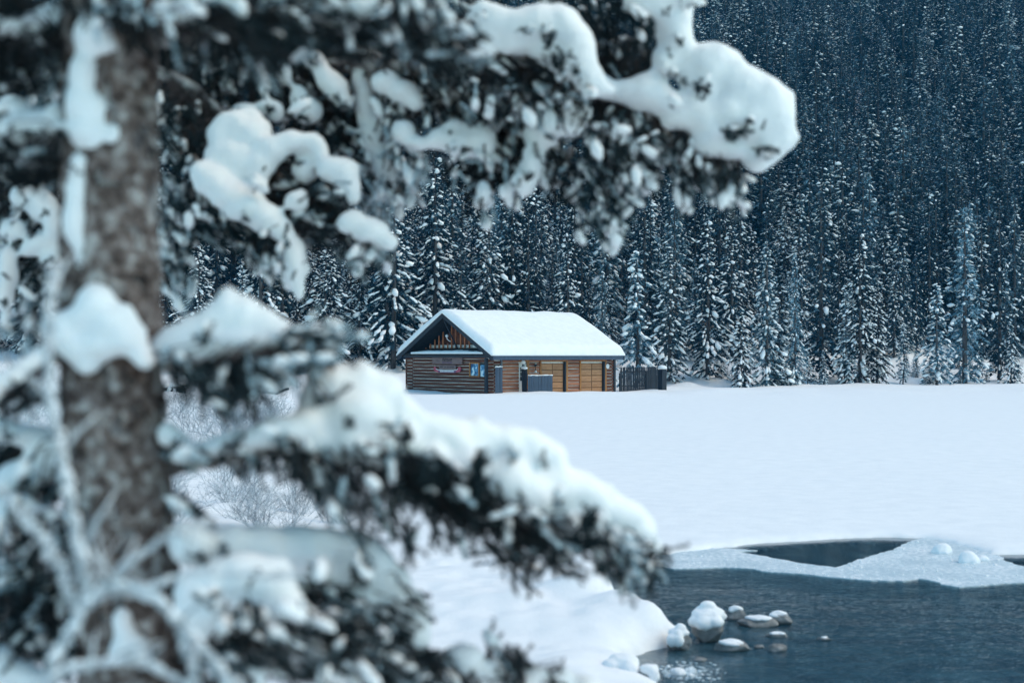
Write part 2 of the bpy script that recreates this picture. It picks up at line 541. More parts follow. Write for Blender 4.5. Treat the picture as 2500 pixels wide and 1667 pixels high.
def flat_solid(name, ring, zt, thick, mat, step=None, jitter=0.0, parent=None):
    """A flat plate with real thickness from a ring of world points."""
    pts = []
    n = len(ring)
    for i in range(n):
        a, c = Vector(ring[i]), Vector(ring[(i + 1) % n])
        k = max(1, int((c - a).length / step)) if step else 1
        for j in range(k):
            p = a.lerp(c, j / k)
            if jitter:
                p = p + Vector((random.uniform(-1, 1) * jitter, random.uniform(-1, 1) * jitter, 0))
            pts.append(p)
    bm = bmesh.new()
    top = [bm.verts.new((p.x, p.y, zt)) for p in pts]
    es = [bm.edges.new((top[i], top[(i + 1) % len(top)])) for i in range(len(top))]
    bmesh.ops.triangle_fill(bm, use_beauty=True, use_dissolve=False, edges=es)
    bot = [bm.verts.new((p.x, p.y, zt - thick)) for p in pts]
    for i in range(len(top)):
        j = (i + 1) % len(top)
        bm.faces.new((top[i], bot[i], bot[j], top[j]))
    bmesh.ops.recalc_face_normals(bm, faces=bm.faces[:])
    me = bpy.data.meshes.new(name)
    bm.to_mesh(me); bm.free()
    me.materials.append(mat)
    return put(name, me, parent)


ice_px = [(1480, 1345), (1545, 1372), (1600, 1379), (1650, 1386), (1700, 1385), (1760, 1383), (1830, 1385), (1880, 1394), (1950, 1398), (2000, 1404), (2050, 1409), (2130, 1414), (2210, 1416), (2240, 1411),
          (2265, 1412), (2300, 1423), (2340, 1430), (2390, 1428), (2430, 1423), (2500, 1420), (2600, 1418), (2760, 1412), (2760, 1385), (2600, 1396), (2520, 1386), (2485, 1377), (2450, 1366), (2447, 1357), (2415, 1350), (2430, 1330),
          (2330, 1300), (2258, 1307), (2240, 1315), (2212, 1324), (2180, 1340), (2130, 1355), (2090, 1366), (2060, 1380), (2040, 1383), (2000, 1378), (1950, 1371), (1905, 1363), (1870, 1356), (1830, 1350),
          (1800, 1346), (1850, 1341), (1800, 1338), (1745, 1336), (1720, 1322), (1600, 1335)]
tag(flat_solid("ice_sheet", [G(u, v, 0.02) for u, v in ice_px], 0.014, 0.03, M['ice'], 0.10, 0.03), kind='structure')

# ------------------------------------------------------------------ spruces of the far forest
ICO_V = None


def ico_np(sub):
    bm = bmesh.new()
    bmesh.ops.create_icosphere(bm, subdivisions=sub, radius=1.0)
    v = np.array([p.co[:] for p in bm.verts]); bm.verts.index_update()
    t = np.array([[p.index for p in f.verts] for f in bm.faces])
    bm.free()
    return v, t


ICO1 = ico_np(1)
ICO2 = ico_np(2)


class TriBag:
    def __init__(s):
        s.V, s.T, s.n = [], [], 0

    def add(s, V, T):
        s.V.append(V); s.T.append(T + s.n); s.n += len(V)

    def get(s):
        return np.concatenate(s.V), np.concatenate(s.T)


def spruce_proto(seed, H, rad, shape, snowy, lower, fleck=1.0):
    """Returns (trunk MB, foliage arrays, snow arrays) of one spruce standing at the origin."""
    g = np.random.default_rng(seed)
    tr = MB()
    bend = g.normal(0, 0.10, 2)
    zs = np.linspace(-0.6, H, 9)
    tr.tube([(bend[0] * math.sin(z / H * 3), bend[1] * math.sin(z / H * 2.2), z) for z in zs],
            [max(0.012, 0.19 * H / 15 * (1 - max(z, 0) / H) ** 0.8 + 0.012) for z in zs], 7)
    fol, sn = TriBag(), TriBag()
    z = lower * H
    ph = g.uniform(0, 6.28)
    while z < H * 0.985:
        t = z / H
        prof = (1 - t) ** shape
        if t < lower + 0.12:
            prof *= 0.55 + 0.45 * (t - lower) / 0.12
        r0 = rad * prof + 0.10
        n = int(g.integers(4, 7)) if t < 0.85 else 4
        for k in range(n):
            a = ph + k * 6.283 / n + g.normal(0, 0.25)
            r = r0 * g.uniform(0.6, 1.25) * (1 + 0.28 * math.sin(a * 2 + seed + z * 0.7))
            if g.random() < 0.07:
                continue
            zb = z + g.normal(0, 0.10)
            droop = g.uniform(0.30, 0.62) * (0.5 + 0.8 * (1 - t))
            ca, sa = math.cos(a), math.sin(a)
            m = max(1, int(r / 0.36))
            for s in np.linspace(0.42 if m > 1 else 0.8, 1.0, m):
                rr = r * s
                c = np.array([ca * rr, sa * rr, zb - droop * rr * s + 0.10 * rr])
                w = 0.20 + 0.16 * (1 - t) + 0.10 * g.random()
                # spray of narrow fans
                ns = 5 if s > 0.9 else 4
                aa = a + np.linspace(-1.15, 1.15, ns) + g.normal(0, 0.22, ns)
                L = w * g.uniform(0.75, 1.5, ns)
                dz = -g.uniform(0.15, 0.75, ns)
                d = np.stack([np.cos(aa), np.sin(aa), dz], 1)
                side = np.stack([-np.sin(aa), np.cos(aa), g.normal(0, 0.5, ns)], 1) * (w * 0.26)
                base = c[None, :] - d * (L[:, None] * 0.25) + g.normal(0, 0.05, (ns, 3))
                tip = base + d * L[:, None]
                Vt = np.stack([base - side, base + side, tip], 1).reshape(-1, 3)
                fol.add(Vt, np.arange(3 * ns).reshape(-1, 3))
                # needles hanging under the bough
                if g.random() < 0.6:
                    h = g.uniform(0.12, 0.34)
                    b2 = c + g.normal(0, 0.07, 3)
                    q = np.array([b2 + [sa * 0.09, -ca * 0.09, 0], b2 - [sa * 0.09, -ca * 0.09, 0], b2 + [g.normal(0, .05), g.normal(0, .05), -h]])
                    fol.add(q, np.array([[0, 1, 2]]))
                if g.random() < snowy * (0.55 if s < 0.7 else 1.0):
                    big = g.random() < (0.06 if fleck == 1.0 else 0.012)
                    lx = fleck * (g.uniform(0.11, 0.26) if not big else g.uniform(0.26, 0.46)) * (0.65 + 0.5 * (1 - t))
                    lx *= 1.0 if big else 1.3
                    ly = lx * g.uniform(0.4, 0.75)
                    lz = lx * (g.uniform(0.28, 0.5) * (1 if fleck == 1.0 else 0.8) if not big else g.uniform(0.55, 0.9))
                    Vb = ICO1[0] * (1 + g.normal(0, 0.18, (len(ICO1[0]), 1))) * np.array([lx, ly, lz])
                    sl = -droop * 1.1 + g.normal(0, 0.2)
                    Vb[:, 2] += Vb[:, 0] * sl
                    Vr = np.stack([Vb[:, 0] * ca - Vb[:, 1] * sa, Vb[:, 0] * sa + Vb[:, 1] * ca, Vb[:, 2]], 1)
                    sn.add(Vr + c + np.array([ca * 0.05, sa * 0.05, 0.05 + lz * 0.4]), ICO1[1])
        ph += 0.9
        z += (0.30 + 0.12 * (1 - t)) * g.uniform(0.8, 1.2)
    # leader
    fol.add(np.array([[-0.05, 0, H - 0.3], [0.05, 0, H - 0.3], [0, 0, H + 0.25], [0, -0.05, H - 0.3], [0, 0.05, H - 0.3], [0, 0, H + 0.2]]),
            np.array([[0, 1, 2], [3, 4, 5]]))
    return tr, fol.get(), sn.get()


SPECS = [  # seed, height, radius, shape, snow, lowest bough, frosted
    (1, 15.0, 2.25, 0.75, 0.60, 0.025, False), (2, 16.5, 2.0, 0.85, 0.22, 0.03, False), (3, 13.5, 2.35, 0.70, 0.72, 0.02, False),
    (4, 17.5, 2.0, 0.65, 0.14, 0.06, False), (5, 15.5, 1.8, 0.80, 0.36, 0.03, False),
    (6, 15.0, 1.95, 0.80, 0.55, 0.03, True), (7, 17.0, 2.0, 0.75, 0.25, 0.03, True), (8, 9.0, 1.30, 0.75, 0.70, 0.08, True),
    (9, 7.0, 1.45, 0.80, 0.70, 0.03, False),
    (10, 15.5, 2.1, 0.80, 0.42, 0.03, None), (11, 17.0, 1.9, 0.75, 0.30, 0.03, None), (12, 14.0, 2.2, 0.80, 0.52, 0.03, None)]
PROTO = []
for sd, H, rad, shp, sno, low, fro in SPECS:
    tr, fo, sn = spruce_proto(sd, H, rad, shp, sno, low, 0.62 if fro is None else 1.0)
    nm = M['needle_mid'] if fro is None else M['needle_frost'] if fro else M['needle_far']
    me_t = tr.mesh("trunk", M['bark_far'], True)
    me_c = np_mesh("crown", fo[0], fo[1], [nm])
    me_s = np_mesh("snow", sn[0], sn[1], [M['snow_tree']], smooth=True)
    # joined version for the massed forest
    tv = np.array(me_t.vertices and [v.co[:] for v in me_t.vertices])
    tt = []
    for f in tr.f:
        for q in range(1, len(f) - 1):
            tt.append((f[0], f[q], f[q + 1]))
    tt = np.array(tt)
    JV = np.concatenate([tv, fo[0], sn[0]])
    JT = np.concatenate([tt, fo[1] + len(tv), sn[1] + len(tv) + len(fo[0])])
    MI = np.concatenate([np.zeros(len(tt)), np.ones(len(fo[1])), np.full(len(sn[1]), 2)])
    sm = MI != 1
    me_j = np_mesh("spruce_joined", JV, JT, [M['bark_far'], nm, M['snow_tree']], MI, smooth=sm)
    PROTO.append((H, me_t, me_c, me_s, me_j))


def plant_tree(k, x, y, z, h, rz, fat=1.0):
    H, mt, mc, ms, _ = PROTO[k]
    s = h / H
    root = empty("spruce_tree", (x, y, z - 0.05), rz)
    root.scale = (s * fat, s * fat, s)
    put("trunk", mt, root)
    put("crown", mc, root)
    tag(put("snow", ms, root), kind='stuff')
    return root


# the trees of the forest edge, one by one: (u base, v top, depth, proto, fatness, label)
FRONT = [
    (1553, 610, 122, 7, 1.05, "slender rimed spruce rising just behind the right-hand end of the dark picket fence"),
    (1632, 585, 131, 5, 1.15, "broad rimed spruce next right of the picket fence's snow-capped post"),
    (1727, 530, 133, 0, 1.05, "heavily snow-clumped spruce with a bare lower trunk, second beyond the fence post"),
    (1810, 755, 128, 8, 0.9, "small dark young spruce on the snowy clearing beyond the fence"),
    (1872, 585, 129, 5, 1.0, "tall pale rimed spruce whose trunk foot stands out on the open snow"),
    (1905, 690, 131, 8, 1.1, "short bushy snow-loaded spruce leaning against the tall pale rimed one"),
    (1941, 615, 130, 6, 0.75, "thin rimed spruce with a bare stem reaching the lake edge"),
    (2005, 440, 138, 3, 1.0, "tall dark spruce in mid shore with a long bare trunk and snowballs"),
    (2062, 700, 136, 7, 0.9, "slim rimed spruce beside the tall dark mid-shore one"),
    (2100, 560, 136, 0, 1.0, "dark snow-speckled spruce above the low snowy mounds"),
    (2140, 690, 137, 2, 0.9, "broad low spruce with white loaded skirts at the lake edge"),
    (2204, 790, 139, 7, 0.9, "smallest free-standing rimed spruce on a bare thin stem"),
    (2287, 690, 137, 7, 1.1, "rimed spruce with a pale bare white-grey trunk at the lake edge"),
    (2355, 500, 143, 6, 1.15, "largest pale rimed spruce near the right edge of the shore"),
    (2440, 480, 147, 3, 0.9, "tall dark spruce behind the largest pale rimed one at the right"),
    (2468, 810, 144, 8, 0.9, "small round snow-covered spruce at the far right of the shore"),
    (1470, 640, 126, 6, 0.9, "rimed spruce showing above the lower right slope of the cabin roof"),
    (1385, 560, 132, 0, 1.0, "snow-clumped spruce behind the right half of the cabin ridge"),
    (1290, 480, 134, 1, 1.0, "dark spruce behind the middle of the cabin ridge"),
    (1190, 500, 133, 2, 1.0, "spruce with large snow clumps behind the left half of the cabin ridge"),
    (1060, 400, 131, 0, 1.1, "tall snowy spruce directly behind the cabin gable peak"),
    (960, 430, 126, 0, 1.15, "tall snow-laden spruce at the left eave of the cabin"),
    (880, 610, 127, 2, 1.0, "dense snow-laden spruce left of the cabin, second from its eave"),
    (800, 590, 124, 2, 1.25, "broad spruce with many snowballs left of the cabin"),
    (725, 700, 126, 0, 1.0, "lower snowy spruce at the left end of the row beside the cabin"),
    (480, 600, 118, 2, 1.2, "dark broad snowy spruce seen just right of the foreground trunk"),
    (590, 640, 122, 0, 1.0, "snowy spruce in the gap above the wedge of snow on the bough"),
]
front_xy = []
n_single = 0
for i, (u, vt, Y, k, fat, lab) in enumerate(FRONT):
    x = (u - 1250) / F * Y
    z = gz(x, Y)
    h = EYE + (865 - vt) / F * Y - z
    t = plant_tree(k, x, Y, z, h, random.uniform(0, 6.28), fat)
    tag(t, lab, "spruce tree", "spruces along the forest edge")
    front_xy.append((x, Y)); n_single += 1

# everything behind: jittered scatter up the mountain side
cand = []
step = 3.3
fx = np.array(front_xy)
yy = 118.0
while yy < 440:
    xx = -(0.36 * yy * 1.12 + 8)
    while xx < 0.36 * yy * 1.12 + 8:
        x = xx + rng.uniform(-1.6, 1.6); y = yy + rng.uniform(-1.6, 1.6)
        d = y - float(yb(np.array([x]))[0])
        inside_cabin = (-14 < x < 11 and y < 127)
        if d > (3.0 + 4 * rng.random() if x < 9 else 5.0 + 7 * rng.random()) and not inside_cabin and rng.random() < 0.93:
            if y > 170 or np.min(np.hypot(fx[:, 0] - x, fx[:, 1] - y)) > 1.7:
                cand.append((x, y))
        xx += step * (1.0 + max(0, yy - 165) / 330)
    yy += step * (1.0 + max(0, yy - 165) / 330)
cand = np.array(cand)
cz = ground(cand[:, 0], cand[:, 1], fine=False)
uu = 1250 + cand[:, 0] / cand[:, 1] * F
dist = cand[:, 1] + np.where((uu < -40) | (uu > 2540), 1e4, 0)
order = np.argsort(dist)
N_TREES = 300 - n_single
singles, rest = order[:N_TREES], order[N_TREES:]


def pick(x, y, g):
    r = g.random()
    fr = 0.30 if y < 160 else 0.20
    if r < fr:
        k = 5 if g.random() < 0.5 else 6
    else:
        k = int(g.choice([0, 1, 2, 3, 4], p=[.22, .22, .18, .2, .18] if y < 175 else [.12, .34, .06, .30, .18]))
    if y > 172 and g.random() < 0.62:
        k = int(g.choice([9, 10, 11]))
    h = PROTO[k][0] * (g.uniform(0.55, 1.2) if y < 172 else g.uniform(0.7, 1.3))
    if y - float(yb(np.array([x]))[0]) < 6 and g.random() < 0.45:
        k = int(g.choice([7, 8]))
        h = PROTO[k][0] * g.uniform(0.55, 1.2)
    return k, h


for i in singles:
    x, y = cand[i]
    k, h = pick(x, y, rng)
    t = plant_tree(k, x, y, float(cz[i]), h, rng.uniform(0, 6.28), rng.uniform(0.85, 1.15))
    fro = SPECS[k][6]
    if k in (7, 8):
        tag(t, "young snow-covered spruce among the taller trunks of the forest edge", "spruce tree", "young spruces in the forest edge")
    elif fro:
        tag(t, "pale rime-coated spruce inside the dense lower forest behind the edge row", "spruce tree", "rimed spruces in the lower forest")
    else:
        tag(t, "dark snow-flecked spruce inside the dense lower forest behind the edge row", "spruce tree", "dark spruces in the lower forest")

# the rest of the forest: one object that instances the same spruces on its points
pts, att_k, att_r, att_s = [], [], [], []
for i in rest:
    x, y = cand[i]
    k, h = pick(x, y, rng)
    s = h / PROTO[k][0]
    fat = rng.uniform(0.9, 1.2) * (1.22 if y > 172 else 1.0)
    pts.append((x, y, float(cz[i]) - 0.1)); att_k.append(k); att_r.append(rng.uniform(0, 6.28)); att_s.append((s * fat, s * fat, s))
fme = bpy.data.meshes.new("forest")
fme.from_pydata(pts, [], [])
a = fme.attributes.new("proto", 'INT', 'POINT'); a.data.foreach_set("value", att_k)
a = fme.attributes.new("turn", 'FLOAT', 'POINT'); a.data.foreach_set("value", att_r)
a = fme.attributes.new("size", 'FLOAT_VECTOR', 'POINT'); a.data.foreach_set("vector", np.array(att_s, dtype=np.float32).ravel())
forest = put("forest", fme)
tag(forest, "dense mass of dark snow-flecked spruces covering the mountain side", "forest", kind='stuff')
ng = bpy.data.node_groups.new("spruce_scatter", 'GeometryNodeTree')
ng.interface.new_socket("Geometry", in_out='INPUT', socket_type='NodeSocketGeometry')
ng.interface.new_socket("Geometry", in_out='OUTPUT', socket_type='NodeSocketGeometry')
gi = ng.nodes.new("NodeGroupInput"); go = ng.nodes.new("NodeGroupOutput")
jn = ng.nodes.new("GeometryNodeJoinGeometry")


def named(nm, typ):
    n = ng.nodes.new("GeometryNodeInputNamedAttribute"); n.data_type = typ
    n.inputs['Name'].default_value = nm
    return n.outputs['Attribute']


ak, ar, as_ = named("proto", 'INT'), named("turn", 'FLOAT'), named("size", 'FLOAT_VECTOR')
cx = ng.nodes.new("ShaderNodeCombineXYZ"); ng.links.new(ar, cx.inputs['Z'])
e2r = ng.nodes.new("FunctionNodeEulerToRotation"); ng.links.new(cx.outputs[0], e2r.inputs[0])
for k, pr in enumerate(PROTO):
    po = bpy.data.objects.new("spruce_source", pr[4])
    oi = ng.nodes.new("GeometryNodeObjectInfo"); oi.inputs['Object'].default_value = po
    oi.inputs['As Instance'].default_value = True
    cmp_ = ng.nodes.new("FunctionNodeCompare"); cmp_.data_type = 'INT'; cmp_.operation = 'EQUAL'
    ng.links.new(ak, cmp_.inputs[2]); cmp_.inputs[3].default_value = k
    ip = ng.nodes.new("GeometryNodeInstanceOnPoints")
    ng.links.new(gi.outputs[0], ip.inputs['Points']); ng.links.new(cmp_.outputs[0], ip.inputs['Selection'])
    ng.links.new(oi.outputs['Geometry'], ip.inputs['Instance'])
    ng.links.new(e2r.outputs[0], ip.inputs['Rotation']); ng.links.new(as_, ip.inputs['Scale'])
    ng.links.new(ip.outputs[0], jn.inputs[0])
ng.links.new(jn.outputs[0], go.inputs[0])
md = forest.modifiers.new("scatter", 'NODES'); md.node_group = ng
print("forest instances", len(rest))

# ------------------------------------------------------------------ log cabin
GX, AX = Vector((0.62, -0.79, 0)).normalized(), Vector((0.79, 0.62, 0)).normalized()
C0 = Vector((-1.78, 103.0, 0))
CZ = math.atan2(GX.y, GX.x)
W, L = 10.4, 12.25
cabin = empty("log_cabin", C0, CZ)
tag(cabin, "dark log cabin with a thick snow roof and two wooden garage doors", "cabin")


def on_side(u, x=0.0):
    """Distance along the long wall seen at photo column u, x metres in front of it."""
    q = (u - 1250) / F
    px, py = C0.x + GX.x * x, C0.y + GX.y * x
    return (q * py - px) / (AX.x - q * AX.y)


def on_gable(u, y=0.0):
    q = (u - 1250) / F
    px, py = C0.x + AX.x * y, C0.y + AX.y * y
    return (q * py - px) / (GX.x - q * GX.y)


def zat(v, x, y):
    Y = C0.y + GX.y * x + AX.y * y
    return P(1250, v, Y).z


def log_piece(a0, a1, z0, z1, p0, p1, seed):
    """A hand-hewn log lying along +X from a0 to a1, bulging towards -Y; p0 / p1 point its ends."""
    g = random.Random(seed)
    h = z1 - z0
    rows = [(-0.5, 0.0), (-0.3, 0.055), (0.0, 0.085), (0.3, 0.055), (0.5, 0.0)]
    n = max(2, int((a1 - a0) / 0.9) + 1)
    m = MB()
    V = []
    wob = [g.uniform(-0.012, 0.012) for _ in range(n + 1)]
    for o, d in rows:
        e0 = a0 - p0 * (0.5 - abs(o)) * h
        e1 = a1 + p1 * (0.5 - abs(o)) * h
        for i in range(n + 1):
            t = i / n
            V.append((e0 + (e1 - e0) * t, -d - 0.012, z0 + h * 0.5 + o * (h - 0.034) + wob[i] * (1 if abs(o) == 0.5 else 0.4)))
    Fc = []
    for r in range(4):
        for i in range(n):
            k = r * (n + 1) + i
            Fc.append((k, k + 1, k + n + 2, k + n + 1))
    for i0 in (0, n):
        ring = [r * (n + 1) + i0 for r in range(5)]
        b0 = len(V)
        Fc.append(tuple(ring))
    m.add(V, Fc)
    return m


LOGH = 0.252
SIDE_ROT = math.pi / 2


def put_log(side, a0, a1, z0, z1, p0, p1, mat, seed):
    o = log_piece(a0, a1, z0, z1, p0, p1, seed).build("log", mat, cabin, smooth=False)
    if side:                         # long wall: local X runs along the wall, the bulge faces +x of the cabin
        o.rotation_euler = (0, 0, math.pi / 2)
    return o


# chinking slabs that show between the logs
wl = MB()
wl.box(-W, -0.02, 0.0, 0.16, -0.3, 2.78)
wl.box(-0.16, 0.0, 0.18, L, -0.3, 2.60)
wl.build("wall", M['chink'], cabin)
bk = MB()
bk.box(-W, -W + 0.16, 0.18, L, -0.3, 2.6)
bk.box(-W + 0.17, -0.17, L - 0.16, L, -0.3, 2.6)
bk.build("rear_wall", M['log_dark'], cabin)

# gable front
xs = on_gable(1010)                  # where the log ends of the left corner interlock
wx0, wx1 = on_gable(1147), on_gable(1189)
for i in range(12):
    z0 = -0.22 + i * LOGH
    z1 = z0 + LOGH
    hit = z0 < 1.60 and z1 > 0.72 + 0.3
    if zat(920, wx0, 0) < (z0 + z1) / 2 < zat(884, wx0, 0):
        put_log(False, xs + 0.085, wx0 - 0.02, z0, z1, 1.1, 0.0, M['log_dark'], i)
    else:
        put_log(False, xs + 0.085, -0.10, z0, z1, 1.1, 0.0, M['log_dark'], i)
    put_log(False, -W + 0.02, xs - 0.085, z0 + LOGH / 2, z1 + LOGH / 2, 0.0, 1.1, M['log_dark'], 40 + i)
# corner post of the gable
MB().box(-0.16, 0.03, -0.16, 0.05, -0.3, 2.62).build("corner_post", M['navy_dark'], cabin)
MB().box(-W - 0.10, -W + 0.01, -0.08, 0.10, -0.3, 2.62).build("corner_post", M['log_dark'], cabin)

# window of the gable with a blue poster, and a second one behind glass beside it
win = empty("window"); win.parent = cabin
wz0, wz1 = zat(918, wx0, 0), zat(887, wx0, 0)
fw = MB()
xa, xb = on_gable(1150), on_gable(1172)
xc, xd = on_gable(1175), on_gable(1187)
fw.box(xa - 0.06, xa + 0.05, -0.14, 0.02, wz0 - 0.05, wz1 + 0.05)
fw.box(xb - 0.05, xb + 0.06, -0.14, 0.02, wz0 - 0.05, wz1 + 0.05)
fw.box(xa + 0.05, xb - 0.05, -0.138, 0.02, wz1 - 0.02, wz1 + 0.08)
fw.box(xa + 0.05, xb - 0.05, -0.138, 0.02, wz0 - 0.05, wz0 + 0.03)
fw.build("window_frame", M['cedar_trim'], win)
MB().box(xb + 0.065, xd + 0.03, -0.06, 0.01, wz0 - 0.12, wz1 + 0.06).build("dark_panel", M['black_wood'], win)
MB().box(xa + 0.05, xb - 0.05, -0.06, -0.03, wz0 + 0.03, wz1 - 0.02).build("pane", M['poster'], win)
MB().box(xc, xd, -0.075, -0.062, wz0 - 0.02, wz1 - 0.10).build("pane", M['poster'], win)
MB().box(xa - 0.25, xd + 0.02, -0.26, -0.005, wz0 - 0.18, wz0 - 0.12).build("window_sill", M['log_dark'], win)

# long wall: what stands where along it
tz = on_side(1204)
post_t = on_side(1222)
dr0, dr1 = on_side(1266), on_side(1287)
g1a, g1b = on_side(1319), on_side(1375)
g2a, g2b = on_side(1416), on_side(1470)
rz_t = on_side(1492)
for i in range(11):
    z0 = -0.22 + i * LOGH
    z1 = z0 + LOGH
    k = i * 9
    put_log(True, 0.06, tz - 0.085, z0, z1, 0, 1.1, M['log_dark'], 100 + k)
    if z1 + LOGH / 2 < 2.66:
        put_log(True, tz + 0.085, post_t - 0.06, z0 + LOGH / 2, z1 + LOGH / 2, 1.1, 0, M['log_dark'], 101 + k)
        put_log(True, rz_t + 0.085, L - 0.02, z0 + LOGH / 2, z1 + LOGH / 2, 1.1, 0, M['log_dark'], 107 + k)
    put_log(True, post_t + 0.08, dr0 - 0.04, z0, z1, 0, 0, M['log_warm'], 102 + k)
    put_log(True, dr1 + 0.10, g1a - 0.10, z0, z1, 0, 0, M['log_warm'], 103 + k)
    put_log(True, g1b + 0.40, g2a - 0.10, z0, z1, 0, 0, M['log_warm'], 104 + k)
    put_log(True, g2b + 0.40, rz_t - 0.085, z0, z1, 0, 1.1, M['log_dark'], 105 + k)
MB().box(0.005, 0.14, post_t - 0.06, post_t + 0.08, -0.3, 2.60).build("wall_post", M['grey_wood'], cabin)
MB().box(-0.2, 0.14, L - 0.01, L + 0.16, -0.3, 2.60).build("corner_post", M['navy_dark'], cabin)


def garage_door(ta, tb):
    d = empty("garage_door"); d.parent = cabin
    zt = 2.22
    MB().box(0.004, 0.035, ta, tb, -0.25, zt).build("door_leaf", M['door_groove'], d)
    pw = (tb - ta - 0.10) / 2
    ph = (zt + 0.10) / 5
    pm = MB().box(0, 0.03, 0.03, pw - 0.03, 0.03, ph - 0.03).mesh("panel", M['door'], bevel=0.012)
    for r in range(5):
        for c in range(2):
            put("panel", pm, d, (0.036, ta + 0.05 + c * pw, -0.10 + r * ph))
    # frame: plain jamb, lintel, and the deep dark post with its cedar face on the right
    MB().box(0.004, 0.15, ta - 0.10, ta - 0.005, -0.25, 2.36).build("door_jamb", M['cedar_trim'], d)
    MB().box(0.004, 0.152, ta - 0.10, tb + 0.36, 2.362, 2.55).build("lintel", M['cedar_trim'], d)
    MB().box(0.004, 0.20, tb + 0.005, tb + 0.16, -0.25, 2.355).build("door_post", M['navy_dark'], d)
    MB().box(0.004, 0.15, tb + 0.165, tb + 0.37, -0.25, 2.355).build("door_jamb", M['cedar_trim'], d)
    return d


garage_door(g1a, g1b - 0.02)
garage_door(g2a, g2b - 0.02)

# white glazed entrance door
ent = empty("entrance_door"); ent.parent = cabin
MB().box(0.004, 0.05, dr0 + 0.01, dr1 - 0.12, -0.25, 2.20).build("door_leaf", M['white'], ent)
gz0, gz1 = 0.95, 1.95
pw = (dr1 - dr0 - 0.13)
MB().box(0.051, 0.058, dr0 + 0.10, dr1 - 0.20, gz0, gz1).build("pane", M['glass'], ent)
mu = MB()
for f_ in (0.33, 0.66):
    mu.box(0.059, 0.072, dr0 + 0.10, dr1 - 0.20, gz0 + (gz1 - gz0) * f_ - 0.015, gz0 + (gz1 - gz0) * f_ + 0.015)
mid = (dr0 + 0.10 + dr1 - 0.20) / 2
mu.box(0.0595, 0.0715, mid - 0.015, mid + 0.015, gz0, gz1)
mu.build("glazing_bars", M['white'], ent)
MB().box(0.004, 0.15, dr1 - 0.11, dr1 + 0.08, -0.25, 2.34).build("door_jamb", M['cedar_trim'], ent)
MB().box(0.004, 0.152, dr0 - 0.02, dr1 + 0.08, 2.345, 2.55).build("lintel", M['cedar_trim'], ent)

# roof: two decks, fascia, rakes, tie beam, little pent roof, palings
E1, E2, OF, OR_ = 1.10, 0.55, 0.42, 0.05
XR, XL = E1, -W - E2
XM = (XR + XL) / 2
ZE, ZA = 2.84, 5.98
roof = empty("roof"); roof.parent = cabin


def deck_z(x):
    return ZA - (ZA - ZE) * abs(x - XM) / (XR - XM)


rk = MB()
for xe in (XL, XR):
    a_, b_ = (xe, XM) if xe < XM else (XM, xe)
    rk.hexa([(a_, -OF, deck_z(a_) - 0.14), (b_, -OF, deck_z(b_) - 0.14), (b_, L + OR_, deck_z(b_) - 0.14), (a_, L + OR_, deck_z(a_) - 0.14),
             (a_, -OF, deck_z(a_)), (b_, -OF, deck_z(b_)), (b_, L + OR_, deck_z(b_)), (a_, L + OR_, deck_z(a_))])
rk.build("roof_deck", M['black_wood'], roof)
MB().box(XR + 0.003, XR + 0.06, -OF + 0.06, L + OR_ + 0.02, ZE - 0.34, ZE + 0.02).build("fascia", M['navy'], roof)
MB().box(XL - 0.06, XL - 0.003, -OF + 0.06, L + OR_, ZE - 0.34, ZE + 0.02).build("fascia", M['navy'], roof)
for xe in (XL - 0.10, XR + 0.10):
    r_ = MB()
    a_, b_ = (xe, XM - 0.002) if xe < XM else (XM + 0.002, xe)
    for_y = (-OF - 0.08, -OF - 0.004)
    lo, hi = -0.36, 0.03
    r_.hexa([(a_, for_y[0], deck_z(a_) + lo), (b_, for_y[0], deck_z(b_) + lo), (b_, for_y[1], deck_z(b_) + lo), (a_, for_y[1], deck_z(a_) + lo),
             (a_, for_y[0], deck_z(a_) + hi), (b_, for_y[0], deck_z(b_) + hi), (b_, for_y[1], deck_z(b_) + hi), (a_, for_y[1], deck_z(a_) + hi)])
    r_.build("rake_board", M['navy_dark'], roof)
    r2 = MB()
    ys = (L + OR_ + 0.004, L + OR_ + 0.06)
    r2.hexa([(a_, ys[0], deck_z(a_) + lo), (b_, ys[0], deck_z(b_) + lo), (b_, ys[1], deck_z(b_) + lo), (a_, ys[1], deck_z(a_) + lo),
             (a_, ys[0], deck_z(a_) + hi), (b_, ys[0], deck_z(b_) + hi), (b_, ys[1], deck_z(b_) + hi), (a_, ys[1], deck_z(a_) + hi)])
    r2.build("rake_board", M['navy_dark'], roof)
MB().box(XL + 0.55, XR - 0.35, -0.36, -0.12, 2.66, 2.93).build("tie_beam", M['navy_dark'], roof)
# rear gable infill
gb = MB()
gb.add([(XL + 0.6, L - 0.1, 2.6), (XR - 0.9, L - 0.1, 2.6), (XM, L - 0.1, ZA - 0.25)], [(0, 1, 2)])
gb.build("rear_gable", M['black_wood'], cabin)
